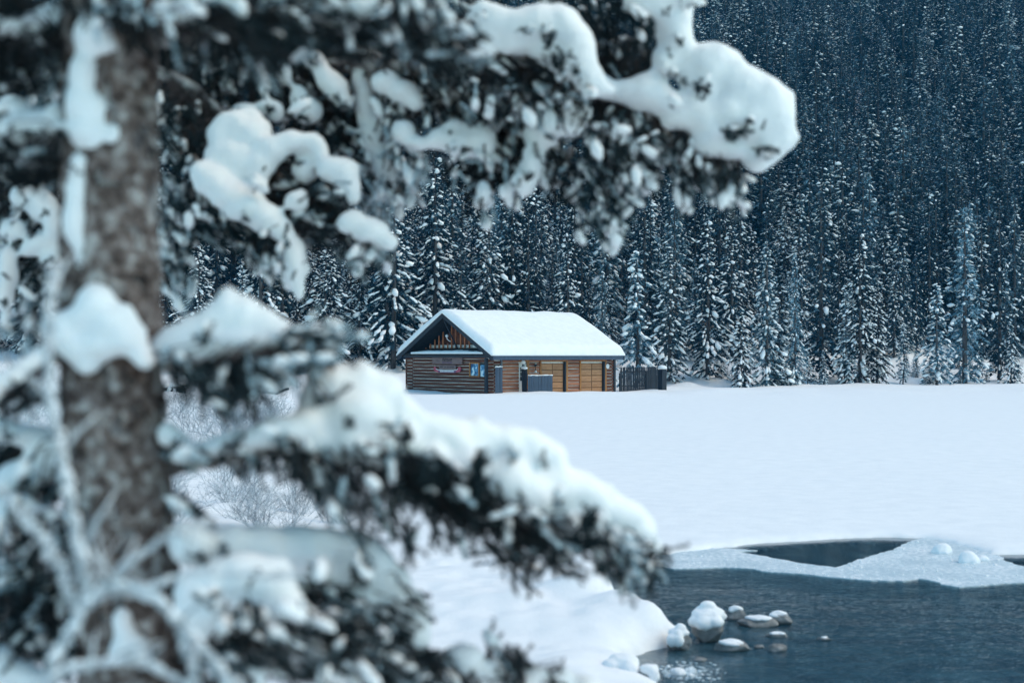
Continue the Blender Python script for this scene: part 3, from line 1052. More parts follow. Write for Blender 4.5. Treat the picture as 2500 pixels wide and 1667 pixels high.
# attic behind the palings
at = MB()
at.add([(XL + 0.8, 1.7, 2.9), (XR - 0.8, 1.7, 2.9), (XM, 1.7, ZA - 0.2)], [(0, 1, 2)])
at.build("attic_wall", M['log_dark'], cabin)
MB().hexa([(XL + 1.0, -0.40, 2.80), (XR - 0.75, -0.40, 2.80), (XR - 1.4, 0.78, 3.22), (XL + 1.65, 0.78, 3.22),
           (XL + 1.0, -0.40, 2.94), (XR - 0.75, -0.40, 2.94), (XR - 1.4, 0.78, 3.34), (XL + 1.65, 0.78, 3.34)]).build("pent_roof", M['black_wood'], cabin)
ps_ = MB()
n = 26
top = []
for i in range(n + 1):
    t = i / n
    x0, x1 = XL + 1.9 + 0.5 * random.random(), XR - 1.2
    xx = (XL + 1.7) + (XR - 1.1 - XL - 1.7) * t
    edge = min(1, 6 * t, 5 * (1 - t))
    y1 = -0.40 + (0.35 + 0.5 * random.random()) * edge
    top.append((xx, -0.40 - 0.03, 2.945 + 0.34 * 0, xx, y1, 2.945 + 0.34 * (y1 + 0.40)))
pv_, pf_ = [], []
for xx, ya, za, xb_, yb_, zb_ in top:
    pv_ += [(xx, ya, za), (xx, ya - 0.01, za + 0.09), (xx, (ya + yb_) / 2, (za + zb_) / 2 + 0.13), (xb_, yb_, zb_ + 0.01)]
for i in range(n):
    for j in range(3):
        k = i * 4 + j
        pf_.append((k, k + 4, k + 5, k + 1))
ps_.add(pv_, pf_)
ps_.build("pent_snow", M['snow_fine'], cabin, smooth=True)
MB().box(XL + 2.1, XR - 1.9, 1.0, 1.6, 3.38, 3.62).build("ledge_snow", M['snow_fine'], cabin, bevel=0.05)
for u in (1040, 1051, 1062, 1072, 1082, 1093, 1103, 1113, 1125, 1135, 1146):
    x = on_gable(u, 0.85)
    top_z = deck_z(x) - 0.42
    if u == 1093:
        top_z = 3.75
    pl = MB().tube([(x, 0.85, 3.30), (x, 0.85, (3.3 + top_z) / 2), (x, 0.85, top_z)], [0.075, 0.07, 0.065], 7)
    pl.build("paling", M['paling'], cabin, smooth=True)
MB().tube([(XM + 0.02, -OF, ZA - 0.45), (XM + 0.05, 0.86, 3.34)], [0.055, 0.055], 6).build("brace", M['navy_dark'], cabin)
lp = empty("globe_lamp"); lp.parent = cabin
lx, ly, lz = on_gable(1091, 0.1), 0.1, zat(820, on_gable(1091, .1), 0.1)
gl_ = MB(); gl_.add([tuple(Vector(v) * 0.12 + Vector((lx, ly, lz))) for v in ICO2[0]], [tuple(t) for t in ICO2[1]])
gl_.build("globe", M['white'], lp, smooth=True)
MB().tube([(lx, ly, lz - 0.1), (lx + 0.02, ly, lz - 0.22), (lx + 0.13, ly + 0.1, lz - 0.36), (lx + 0.2, ly + 0.2, lz - 0.42)], 0.03, 6).build("lamp_arm", M['white'], lp)
sx, sz = on_gable(1119, -0.2), zat(808, on_gable(1119, -0.2), -0.2)
sp = empty("flood_light"); sp.parent = cabin
MB().tube([(sx - 0.12, -0.2, sz), (sx + 0.02, -0.2, sz + 0.02)], [0.09, 0.07], 8).build("lamp_head", M['black_wood'], sp)
MB().tube([(sx - 0.10, -0.2, sz + 0.1), (sx + 0.04, -0.2, sz + 0.1)], [0.06, 0.06], 8).build("snow", M['snow_fine'], sp)

# thick snow on the roof
nxs, nys = 70, 60
th = 0.56
Vs, Fs = [], []
for j in range(nys + 1):
    y = (-OF - 0.16) + (L + OR_ + 0.10 + OF + 0.16) * j / nys
    for i in range(nxs + 1):
        t = i / nxs
        x = (XL - 0.14) + (XR + 0.14 - XL + 0.14) * t
        de = min(x - (XL - 0.14), XR + 0.14 - x)
        dy = min(y + OF + 0.16, L + OR_ + 0.10 - y)
        rd = math.sqrt(max(0.0, 1 - (1 - min(1, de / 0.42)) ** 2)) * math.sqrt(max(0.0, 1 - (1 - min(1, dy / 0.40)) ** 2))
        xr = math.sqrt((x - XM) ** 2 + 0.45)
        zt = ZA - (ZA - ZE) * xr / (XR - XM) + 0.12
        nz_ = float(vnoise(np.array([x / 1.6]), np.array([y / 1.6]), 31)[0]) * 0.13 + float(vnoise(np.array([x / 0.5]), np.array([y / 0.7]), 32)[0]) * 0.03
        base = deck_z(x) + 0.032
        Vs.append((x, y, base + max(0.0, (zt + th + nz_ - base)) * (0.18 + 0.82 * rd) if rd > 0 else base + 0.08))
nb_ = len(Vs)
for j in range(nys + 1):
    y = (-OF - 0.16) + (L + OR_ + 0.10 + OF + 0.16) * j / nys
    for i in range(nxs + 1):
        x = (XL - 0.14) + (XR + 0.14 - XL + 0.14) * i / nxs
        Vs.append((x, y, deck_z(x) + 0.031))
row = nxs + 1
for j in range(nys):
    for i in range(nxs):
        k = j * row + i
        Fs.append((k, k + 1, k + row + 1, k + row))
        Fs.append((nb_ + k, nb_ + k + row, nb_ + k + row + 1, nb_ + k + 1))
for i in range(nxs):
    Fs.append((nb_ + i, nb_ + i + 1, i + 1, i))
    k = nys * row + i
    Fs.append((k, k + 1, nb_ + k + 1, nb_ + k))
for j in range(nys):
    k = j * row
    Fs.append((k, k + row, nb_ + k + row, nb_ + k))
    k = j * row + nxs
    Fs.append((nb_ + k, nb_ + k + row, k + row, k))
sc_ = MB(); sc_.add(Vs, Fs)
sc_.build("roof_snow", M['snow'], roof, smooth=True)

# lamp, oval plate and snow lump on the long wall
wl_ = empty("wall_lamp"); wl_.parent = cabin
lt = on_side(1307, 0.2)
MB().tube([(0.1, lt, 2.02), (0.24, lt, 2.06), (0.24, lt, 1.72)], 0.03, 6).build("lamp_arm", M['black_wood'], wl_)
MB().tube([(0.24, lt, 2.06), (0.24, lt, 2.12), (0.24, lt, 2.18)], [0.13, 0.12, 0.03], 8).build("lamp_shade", M['black_wood'], wl_)
MB().tube([(0.24, lt, 2.185), (0.24, lt, 2.24)], [0.10, 0.05], 8).build("snow", M['snow_fine'], wl_)
gl_ = MB(); gl_.add([tuple(Vector(v) * 0.10 + Vector((0.24, lt, 1.62))) for v in ICO2[0]], [tuple(t) for t in ICO2[1]])
gl_.build("globe", M['white'], wl_, smooth=True)
ot = on_side(1483, 0.12)
ov = MB()
ov.add([(0.125 + (0.03 if k2 else 0), ot + 0.17 * math.cos(a_ * math.pi / 10), 1.98 + 0.19 * math.sin(a_ * math.pi / 10)) for k2 in (0, 1) for a_ in range(20)],
       [tuple(range(20, 40))] + [(i, (i + 1) % 20, 20 + (i + 1) % 20, 20 + i) for i in range(20)])
tag(ov.build("oval_sign", M['white'], None), "blank white oval plate on the dark logs beside the right garage door", "sign")
bpy.data.objects["oval_sign"].matrix_world = Matrix.Translation(C0) @ Matrix.Rotation(CZ, 4, 'Z')


def cab(o):
    """Stand a top-level object in the cabin's own directions."""
    o.matrix_world = Matrix.Translation(C0) @ Matrix.Rotation(CZ, 4, 'Z')
    return o


def text_part(body, name, mat, parent, size, loc, shear=0.0, bold=0.0, align='CENTER', sx=1.0):
    cu = bpy.data.curves.new(name, 'FONT')
    cu.body = body
    cu.size = size
    cu.shear = shear
    cu.offset = bold
    cu.extrude = 0.006
    cu.align_x = align
    cu.align_y = 'CENTER'
    tmp = bpy.data.objects.new("tmp_text", cu)
    COL.objects.link(tmp)
    dg = bpy.context.evaluated_depsgraph_get()
    me = bpy.data.meshes.new_from_object(tmp.evaluated_get(dg))
    bpy.data.objects.remove(tmp)
    me.transform(Matrix.Diagonal((sx, 1, 1, 1)))
    me.transform(Matrix.Rotation(math.pi / 2, 4, 'X'))
    me.materials.clear(); me.materials.append(mat)
    o = put(name, me, parent, loc)
    return o


# signs on the gable
def sign_span(u0, u1, v0, v1, y=-0.2):
    x0, x1 = on_gable(u0, y), on_gable(u1, y)
    xm = (x0 + x1) / 2
    return x0, x1, zat(v1, xm, y), zat(v0, xm, y)


x0, x1, z0, z1 = sign_span(1055, 1128, 870.5, 888.5)
s1 = cab(empty("wooden_sign"))
tag(s1, "large weathered wooden sign board with script lettering under the gable beam", "sign")
for k in range(3):
    hh = (z1 - z0) / 3
    MB().box(x0 + 0.02 * (k == 1), x1 - 0.03 * (k == 2), -0.19, -0.13, z0 + k * hh + 0.006, z0 + (k + 1) * hh - 0.006).build("board", M['sign_wood'], s1)
text_part("Fairmont", "lettering", M['ink'], s1, 0.34, ((x0 + x1) / 2, -0.196, z0 + (z1 - z0) * 0.60), 0.35, 0.006)
text_part("CHATEAU LAKE LOUISE", "lettering", M['canoe_band'], s1, 0.12, ((x0 + x1) / 2, -0.196, z0 + (z1 - z0) * 0.2), 0, 0.002)
x0, x1, z0, z1 = sign_span(1072, 1112, 891, 901)
s2 = cab(empty("wooden_sign"))
tag(s2, "small grey wooden sign board hung between the large sign and the red canoe", "sign")
MB().box(x0, x1, -0.20, -0.13, z0, z1).build("board", M['sign_wood'], s2, bevel=0.01)
lw = x1 - x0
for f0, f1 in ((0.06, 0.24), (0.30, 0.46), (0.50, 0.60), (0.64, 0.94)):      # four worn, unreadable words
    n_ = max(2, int((f1 - f0) * 40))
    wm = MB()
    for q in range(n_):
        a_ = x0 + lw * (f0 + (f1 - f0) * q / n_)
        wm.box(a_, a_ + lw * (f1 - f0) / n_ * 0.72, -0.206, -0.2005, z0 + (z1 - z0) * 0.38, z0 + (z1 - z0) * (0.58 + 0.06 * (q % 3 == 0)))
    tag(wm.build("lettering", M['ink'], s2), kind='stuff')
# the canoe-shaped sign
x0, x1, z0, z1 = sign_span(1059, 1125, 895, 910)
s3 = cab(empty("canoe_sign"))
tag(s3, "red canoe-shaped sign with white lettering fixed to the log gable", "sign")
xm, hw, hh = (x0 + x1) / 2, (x1 - x0) / 2, z1 - z0
prof_t = [(-1.0, .80), (-.985, .93), (-.93, 1.0), (-.87, .97), (-.85, .85), (-.83, .62), (-.76, .50), (-.62, .43), (-.3, .40), (0, .39), (.3, .40), (.62, .44), (.74, .52), (.79, .64), (.82, .86), (.86, .97), (.92, 1.0), (.98, .92), (1.0, .78)]
prof_b = [(1.0, .55), (.97, .32), (.88, .15), (.70, .05), (.4, .01), (0, 0), (-.4, .01), (-.70, .05), (-.88, .16), (-.97, .34), (-1.0, .58)]
ring = prof_t + prof_b
cm = bmesh.new()
fr_ = [cm.verts.new((xm + a_ * hw, -0.21, z0 + b_ * hh)) for a_, b_ in ring]
bc_ = [cm.verts.new((xm + a_ * hw, -0.14, z0 + b_ * hh)) for a_, b_ in ring]
es = [cm.edges.new((fr_[i], fr_[(i + 1) % len(fr_)])) for i in range(len(fr_))]
bmesh.ops.triangle_fill(cm, use_beauty=True, edges=es)
for i in range(len(fr_)):
    j = (i + 1) % len(fr_)
    cm.faces.new((fr_[i], bc_[i], bc_[j], fr_[j]))
bmesh.ops.recalc_face_normals(cm, faces=cm.faces[:])
me = bpy.data.meshes.new("hull"); cm.to_mesh(me); cm.free(); me.materials.append(M['canoe_red'])
put("hull", me, s3)
bd = MB()
bd.add([(xm + a_ * hw, -0.214, z0 + b_ * hh) for a_, b_ in [(-.66, .36), (.68, .36), (.68, .10), (.4, .04), (0, .03), (-.4, .04), (-.66, .10)]], [tuple(range(7))])
bd.build("hull_band", M['canoe_band'], s3)
text_part("CROSS-COUNTRY SKI SCHOOL", "lettering", M['white'], s3, 0.165, (xm, -0.217, z0 + hh * 0.21), 0, 0.005, sx=0.78)
gw = MB()
for (a_, b_), (c_, d_) in zip(prof_t[5:13], prof_t[6:14]):
    gw.hexa([(xm + a_ * hw, -0.222, z0 + b_ * hh - 0.01), (xm + c_ * hw, -0.222, z0 + d_ * hh - 0.01), (xm + c_ * hw, -0.20, z0 + d_ * hh - 0.01), (xm + a_ * hw, -0.20, z0 + b_ * hh - 0.01),
             (xm + a_ * hw, -0.222, z0 + b_ * hh + 0.03), (xm + c_ * hw, -0.222, z0 + d_ * hh + 0.03), (xm + c_ * hw, -0.20, z0 + d_ * hh + 0.03), (xm + a_ * hw, -0.20, z0 + b_ * hh + 0.03)])
gw.build("gunwale", M['snow_fine'], s3)


# picket screens round the cabin
def screen(name, label, p0, p1, z0, z1, n, mat, rails=True, capsnow=0.0, gap=0.25, posts=(), thick=0.035, vary=0.02):
    """Vertical pickets between two plan points in cabin directions."""
    r_ = cab(empty(name))
    tag(r_, label, "fence")
    p0, p1 = Vector((*p0, 0)), Vector((*p1, 0))
    d = p1 - p0
    ln = d.length
    ang = math.atan2(d.y, d.x)
    w = ln / n
    pm = MB().add([], []) if False else None
    m0 = MB()
    hw_ = w * (1 - gap) / 2
    hgt = z1 - z0
    m0.add([(-hw_, -thick / 2, 0), (hw_, -thick / 2, 0), (hw_, thick / 2, 0), (-hw_, thick / 2, 0),
            (-hw_, -thick / 2, hgt - hw_ * .8), (hw_, -thick / 2, hgt - hw_ * .8), (hw_, thick / 2, hgt - hw_ * .8), (-hw_, thick / 2, hgt - hw_ * .8),
            (0, -thick / 2, hgt), (0, thick / 2, hgt)],
           [(0, 3, 2, 1), (0, 1, 5, 8, 4), (2, 3, 7, 9, 6), (1, 2, 6, 5), (3, 0, 4, 7), (4, 8, 9, 7), (8, 5, 6, 9)])
    me_ = m0.mesh("picket", mat)
    for i in range(n):
        c = p0 + d * ((i + 0.5) / n)
        o = put("picket", me_, r_, (c.x, c.y, z0 + random.uniform(-vary, vary)))
        o.rotation_euler = (random.uniform(-.01, .01), random.uniform(-.012, .012), ang)
    if rails:
        nrm = Vector((-d.y, d.x, 0)).normalized()
        for zz in (z0 + 0.25 * hgt, z0 + 0.80 * hgt):
            a_ = p0 + nrm * (thick / 2 + 0.003); b_ = p1 + nrm * (thick / 2 + 0.003)
            c_, e_ = b_ + nrm * 0.05, a_ + nrm * 0.05
            q = MB().hexa([(a_.x, a_.y, zz), (b_.x, b_.y, zz), (c_.x, c_.y, zz), (e_.x, e_.y, zz),
                           (a_.x, a_.y, zz + 0.09), (b_.x, b_.y, zz + 0.09), (c_.x, c_.y, zz + 0.09), (e_.x, e_.y, zz + 0.09)])
            q.build("rail", mat, r_)
    for f_, hh_, ww in posts:
        c = p0 + d * f_
        q = MB().box(c.x - ww / 2, c.x + ww / 2, c.y - ww / 2, c.y + ww / 2, z0 - 0.1, z0 + hh_)
        q.build("post", mat, r_, bevel=0.01)
    if capsnow:
        nrm = Vector((-d.y, d.x, 0)).normalized()
        k = max(4, int(ln / 0.12))
        q = MB()
        q.tube([tuple(p0 + d * (i / k) + Vector((0, 0, z1 + capsnow * 0.2 + random.uniform(0, capsnow * .5)))) for i in range(k + 1)],
               [capsnow * random.uniform(0.5, 1.0) for i in range(k + 1)], 6)
        q.build("snow", M['snow_fine'], r_, smooth=True)
    return r_


XP = 1.35
ta, tb = on_side(1289, XP), on_side(1349, XP)
screen("picket_screen", "low wide navy picket screen in front of the left garage door", (XP, ta), (XP, tb), -0.25, zat(917, XP, ta), 22, M['navy'], True, 0.05, 0.10)
screen("picket_screen", "tall narrow navy picket screen between the white door and the low screen", (0.72, ta - 0.05), (XP - 0.06, ta - 0.05), -0.25, zat(900, .8, ta), 9, M['navy_dark'], True, 0.13, 0.08)
tl = on_side(1210, 0.8)
screen("picket_screen", "tall narrow navy picket screen standing at the left corner post of the long wall", (0.75, tl), (0.75, on_side(1227, 0.75)), -0.25, zat(896, .75, tl), 7, M['navy'], True, 0.06, 0.08)
# stove pipe post with a cap of snow between door and screen
pipe = cab(empty("flue_pipe"))
tag(pipe, "blue-grey flue pipe with a rounded cap of snow beside the white door", "pipe")
pt = on_side(1277.5, 0.45)
MB().tube([(0.45, pt, 0.0), (0.45, pt, 2.25)], 0.10, 10).build("pipe", M['grey_wood'], pipe, smooth=True)
q = MB(); q.add([(0.45 + v[0] * 0.17, pt + v[1] * 0.17, 2.33 + v[2] * 0.18) for v in ICO2[0]], [tuple(t) for t in ICO2[1]])
q.build("snow", M['snow_fine'], pipe, smooth=True)

# dark picket fence at the right end
fa, fb, fc = on_side(1514, -0.4), on_side(1578, -0.4), on_side(1607, -0.4)
screen("picket_fence", "open dark picket fence with gaps running from the right end of the cabin", (-0.4, fa), (-0.4, fb), -0.15, zat(896, -0.4, fa), 24, M['navy_dark'], True, 0, 0.34, posts=((0.0, 1.6, 0.14), (1.0, 1.7, 0.14)))
screen("picket_fence", "close-boarded dark picket panel at the right end of the open fence", (-0.4, fb + 0.1), (-0.4, fc), -0.15, zat(895, -0.4, fa), 12, M['navy_dark'], True, 0, 0.06)
pc = empty("fence_post", P(1617, 955, 112.5).xy.to_3d() + Vector((0, 0, 0)), CZ)
tag(pc, "stout dark boxed fence post wearing a thick white snow cap", "post")
MB().box(-0.20, 0.20, -0.20, 0.20, -0.4, 1.72).build("post", M['navy_dark'], pc, bevel=0.01)
MB().box(-0.24, -0.205, -0.24, 0.24, -0.4, 1.72).build("board", M['navy_dark'], pc)
MB().box(0.205, 0.24, -0.24, 0.24, -0.4, 1.72).build("board", M['navy_dark'], pc)
q = MB(); q.add([(v[0] * 0.42 * (1 + .1 * math.sin(5 * v[1])), v[1] * 0.36, 1.80 + v[2] * (0.26 if v[2] > 0 else 0.08)) for v in ICO2[0]], [tuple(t) for t in ICO2[1]])
q.build("snow", M['snow_fine'], pc, smooth=True)

# ------------------------------------------------------------------ rocks, ice and snow lumps at the water
def boulder(name, u0, u1, v0, v1, seed, label, cap=0.0, cap_label=None, flat=1.0, sink=0.3, mat=None, group="rocks at the water's edge", extra_caps=()):
    g = random.Random(seed)
    Y = G(1250, v1, 0.0).y
    w = (u1 - u0) * Y / F
    h = (v1 - v0) * Y / F * flat
    cx = ((u0 + u1) / 2 - 1250) / F * Y
    cy = Y + w * 0.30
    bm = bmesh.new()
    for i in range(26):
        th, ph = g.uniform(0, 6.283), math.acos(g.uniform(-1, 1))
        r = g.uniform(0.82, 1.0)
        bm.verts.new((math.cos(th) * math.sin(ph) * r * w * 0.54, math.sin(th) * math.sin(ph) * r * w * 0.38, math.cos(ph) * r * h * 0.62))
    bmesh.ops.convex_hull(bm, input=bm.verts[:])
    loose = [q for q in bm.verts if not q.link_faces]
    bmesh.ops.delete(bm, geom=loose, context='VERTS')
    bmesh.ops.bevel(bm, geom=bm.edges[:], offset=w * 0.025, segments=2, affect='EDGES', profile=0.6)
    bmesh.ops.subdivide_edges(bm, edges=[e for e in bm.edges if e.calc_length() > w * 0.15], cuts=2, use_grid_fill=True)
    for q in bm.verts:
        n_ = float(vnoise(np.array([q.co.x * 9 / w + seed]), np.array([(q.co.y + q.co.z) * 9 / w]), seed)[0])
        q.co *= 1 + 0.10 * n_
    me = bpy.data.meshes.new(name)
    bm.to_mesh(me); bm.free()
    me.materials.append(mat or M['rock'])
    o = put(name, me, None, (cx, cy, h * (0.5 - sink)))
    o.rotation_euler = (0, 0, g.uniform(-0.3, 0.3))
    tag(o, label, "rock", group)
    if cap:
        top = h * 0.55
        bl = [(0, 0, top * 0.84, w * 0.40 * cap, w * 0.30 * cap, h * 0.24)]
        for i in range(6):
            a_ = g.uniform(0, 6.28)
            bl.append((math.cos(a_) * w * 0.26 * cap, math.sin(a_) * w * 0.2 * cap, top * g.uniform(0.55, 0.85), w * 0.18, w * 0.16, h * g.uniform(0.14, 0.24)))
        for e in extra_caps:
            bl.append((e[0] * w, e[1] * w, e[2] * h, e[3] * w, e[3] * w * 0.9, e[4] * h))
        put("snow", blob_mesh("snow", bl, max(0.012, w * 0.035), M['snow_fine'], 0.012), o)
    return o


def blob_mesh(name, blobs, vox, mat, amp=0.0, smooth=5):
    """Soft snow grown from overlapping ellipsoids (x, y, z, rx, ry, rz[, tilt in the xz plane])."""
    Vs, Ts, n = [], [], 0
    for b_ in blobs:
        v = ICO2[0] * np.array(b_[3:6])
        if len(b_) > 6 and b_[6]:
            c, s_ = math.cos(b_[6]), math.sin(b_[6])
            v = np.stack([v[:, 0] * c - v[:, 2] * s_, v[:, 1], v[:, 0] * s_ + v[:, 2] * c], 1)
        Vs.append(v + np.array(b_[:3])); Ts.append(ICO2[1] + n); n += len(v)
    me = np_mesh("tmp", np.concatenate(Vs), np.concatenate(Ts), [])
    ob = bpy.data.objects.new("tmp_blob", me)
    COL.objects.link(ob)
    md = ob.modifiers.new("r", 'REMESH'); md.mode = 'VOXEL'; md.voxel_size = vox
    sm = ob.modifiers.new("s", 'SMOOTH'); sm.factor = 0.5; sm.iterations = smooth
    dg = bpy.context.evaluated_depsgraph_get()
    out = bpy.data.meshes.new_from_object(ob.evaluated_get(dg))
    bpy.data.objects.remove(ob); bpy.data.meshes.remove(me)
    out.name = name
    if amp:
        c = np.empty(len(out.vertices) * 3, np.float32); out.vertices.foreach_get("co", c); c = c.reshape(-1, 3)
        nn = np.empty(len(out.vertices) * 3, np.float32); out.vertices.foreach_get("normal", nn); nn = nn.reshape(-1, 3)
        k = 0.16 / (amp * 10)
        f_ = vnoise(c[:, 0] * 14 + c[:, 1] * 5, c[:, 2] * 14 + c[:, 1] * 9, 77) + 0.5 * vnoise(c[:, 0] * 34 + c[:, 1] * 11, c[:, 2] * 34, 78)
        c = c + nn * (f_ * amp)[:, None]
        out.vertices.foreach_set("co", c.astype(np.float32).ravel())
    out.materials.clear(); out.materials.append(mat)
    out.polygons.foreach_set("use_smooth", [True] * len(out.polygons))
    out.update()
    return out


boulder("rock", 1683, 1784, 1490, 1568, 3, "largest grey rock in the water under a thick double cap of snow", 1.05, flat=1.0, sink=0.12, extra_caps=((-0.02, 0.02, 0.70, 0.20, 0.18), (-0.04, 0.0, 0.46, 0.40, 0.16), (-0.18, -0.26, 0.22, 0.24, 0.26), (-0.36, -0.1, 0.24, 0.18, 0.20), (0.08, -0.30, 0.26, 0.22, 0.20), (0.3, 0, 0.34, 0.18, 0.14)))
boulder("rock", 1624, 1690, 1542, 1588, 5, "smaller rounded rock capped with smooth snow between the bank and the largest rock", 1.02, flat=1.1, sink=0.15, extra_caps=((0.08, 0.0, 0.62, 0.24, 0.3), (-0.2, -0.28, 0.12, 0.24, 0.35), (0.05, -0.3, 0.15, 0.22, 0.35)))
boulder("rock", 1770, 1824, 1480, 1514, 8, "pointed grey rock with snow on its sloping top, behind the largest rock", 0.72, sink=0.2)
boulder("rock", 1803, 1912, 1506, 1533, 11, "long flat grey rock dusted with snow, widest of the low ones", 0.75, sink=0.28)
boulder("rock", 1864, 1942, 1492, 1524, 13, "wedge-shaped grey rock behind the long flat one", 0.55, sink=0.25)
boulder("rock", 1742, 1834, 1563, 1591, 17, "flat pale rock with thin snow below the largest rock", 0.70, sink=0.25)
boulder("rock", 1870, 1928, 1543, 1556, 19, "thin snow-topped slab barely above the water", 0.75, sink=0.35)
boulder("rock", 1838, 1868, 1570, 1582, 23, "tiny dark rock breaking the surface beside a small domed rock", 0, sink=0.4)
boulder("rock", 1874, 1924, 1566, 1590, 29, "small bare domed grey rock standing alone in the water", 0, sink=0.35)
boulder("rock", 1993, 2033, 1552, 1563, 31, "small low grey rock farthest out in the open water", 0.5, sink=0.4)
boulder("rock", 1690, 1728, 1601, 1613, 37, "small brown flat rock in the reflection of the largest rock", 0, sink=0.4)
boulder("rock", 1478, 1570, 1600, 1675, 41, "snow-buried rock at the foot of the bank with a grey side showing", 1.1, sink=0.2, extra_caps=((-0.3, -0.1, 0.3, 0.3, 0.3), (0.15, -0.3, 0.25, 0.25, 0.3)))
boulder("rock", 1556, 1612, 1622, 1680, 43, "lower snow-covered rock right beside the snow-buried one at the bank", 1.1, sink=0.2, extra_caps=((0.2, -0.2, 0.2, 0.25, 0.35),))
boulder("rock", 1455, 1490, 1398, 1420, 47, "grey rock face peeping out of the bank's snow at the pool's left end", 0.9, sink=0.2)
for (u0, u1, v0, v1, sd, lb) in ((1985, 2055, 1494, 1508, 51, "pale flat stone lying under water, nearest the middle of the pool"),
                                 (2186, 2262, 1592, 1608, 53, "long pale slab under water toward the lower right"),
                                 (2068, 2158, 1603, 1620, 57, "wide pale slab under water left of the long one"),
                                 (2155, 2205, 1549, 1561, 59, "dim flat stone under water above the pale slabs"),
                                 (2060, 2110, 1560, 1572, 61, "dim flat stone under water left of the other dim one"),
                                 (1800, 1850, 1640, 1655, 67, "faint flat stone under water near the bottom of the view"),
                                 (2300, 2360, 1530, 1542, 71, "faint flat stone under water toward the right side")):
    o = boulder("stone", u0, u1, v0, v1, sd, lb, 0, flat=0.6, sink=0.5, mat=M['rock'], group="stones under the water")
    o.location.z = -0.075 - o.dimensions.z * 0.42
# pebbly bed: countless stones under the water
gp = np.random.default_rng(5)
bag = TriBag()
for i in range(900):
    x, y = gp.uniform(0.6, 9), gp.uniform(11.5, 19)
    if poly_sd(np.array([x]), np.array([y]), WPOLY)[0] > -0.15:
        continue
    r = gp.uniform(0.05, 0.22)
    zb = gz(x, y)
    v = ICO1[0] * (1 + gp.normal(0, 0.12, (len(ICO1[0]), 1))) * np.array([r, r * gp.uniform(.6, 1), r * gp.uniform(.3, .5)])
    bag.add(v + np.array([x, y, zb + r * 0.1]), ICO1[1])
Vb, Tb = bag.get()
tag(put("bed_stones", np_mesh("bed_stones", Vb, Tb, [M['rock']], smooth=True)), "drowned stones scattered over the dark lake bed", "stones", kind='stuff')


def snow_lump(u0, u1, v0, v1, label, seed):
    g = random.Random(seed)
    c = G((u0 + u1) / 2, v1 - 3, 0.03)
    Y = c.y
    w, h = (u1 - u0) * Y / F, (v1 - v0) * Y / F
    bl = [(0, 0, h * 0.15, w * 0.42, w * 0.32, h * 0.75)]
    for i in range(5):
        a_ = g.uniform(0, 6.28)
        bl.append((math.cos(a_) * w * 0.3, math.sin(a_) * w * 0.22, 0, w * 0.22, w * 0.2, h * g.uniform(.25, .5)))
    o = put("snow_lump", blob_mesh("snow_lump", bl, 0.02, M['snow_fine'], 0.008), None, c)
    tag(o, label, "snow lump", "snow lumps on the ice")


snow_lump(2272, 2330, 1324, 1350, "rounded white snow lump on the ice sheet, the left and farther of two", 1)
snow_lump(2334, 2392, 1342, 1372, "larger white snow lump on the ice sheet with a low tail toward the right", 2)
snow_lump(2380, 2416, 1355, 1369, "low flat snow patch tailing off the larger lump on the ice", 3)
snow_lump(1634, 1677, 1628, 1646, "crumbly snow lump afloat on slush below the rocks", 4)
snow_lump(1674, 1697, 1642, 1652, "tiny snow lump afloat beside the crumbly one on the slush", 5)
# slush floating round the lumps
bag = TriBag()
for i in range(420):
    t = gp.normal(0, 1, 2)
    u, v = 1668 + t[0] * 32, 1640 + t[1] * 9
    c = G(u, v, 0.004)
    r = abs(gp.normal(0.0, 0.011)) + 0.004
    v_ = ICO1[0] * np.array([r, r * gp.uniform(.6, 1.2), r * 0.35]) * (1 + gp.normal(0, .2, (len(ICO1[0]), 1)))
    bag.add(v_ + np.array(c), ICO1[1])
Vb, Tb = bag.get()
tag(put("slush", np_mesh("slush", Vb, Tb, [M['ice']], smooth=True)), "grey floating slush and ice crumbs near the snowy bank", "slush", kind='stuff')
# frost grains standing on the ice sheet
bag = TriBag()
ice_poly = np.array([(p.x, p.y) for p in (G(u, v, 0.02) for u, v in ice_px)])
gx_, gy_ = gp.uniform(1.0, 9.5, 3200), gp.uniform(17.4, 23.5, 3200)
sd_ = poly_sd(gx_, gy_, ice_poly)
for x, y, d_ in zip(gx_, gy_, sd_):
    if d_ > -0.02:
        continue
    if d_ < -0.25 and gp.random() < 0.45:
        continue
    r = gp.uniform(0.006, 0.013) * (2.0 if gp.random() < 0.05 else 1)
    v_ = ICO1[0] * np.array([r * 1.3, r, r * 0.8])
    bag.add(v_ + np.array([x, y, 0.014 + r * .3]), ICO1[1])
Vb, Tb = bag.get()
tag(put("frost_grains", np_mesh("frost_grains", Vb, Tb, [M['snow_fine']], smooth=True)), "white grains of hoar frost strewn over the ice sheet", "frost", kind='stuff')

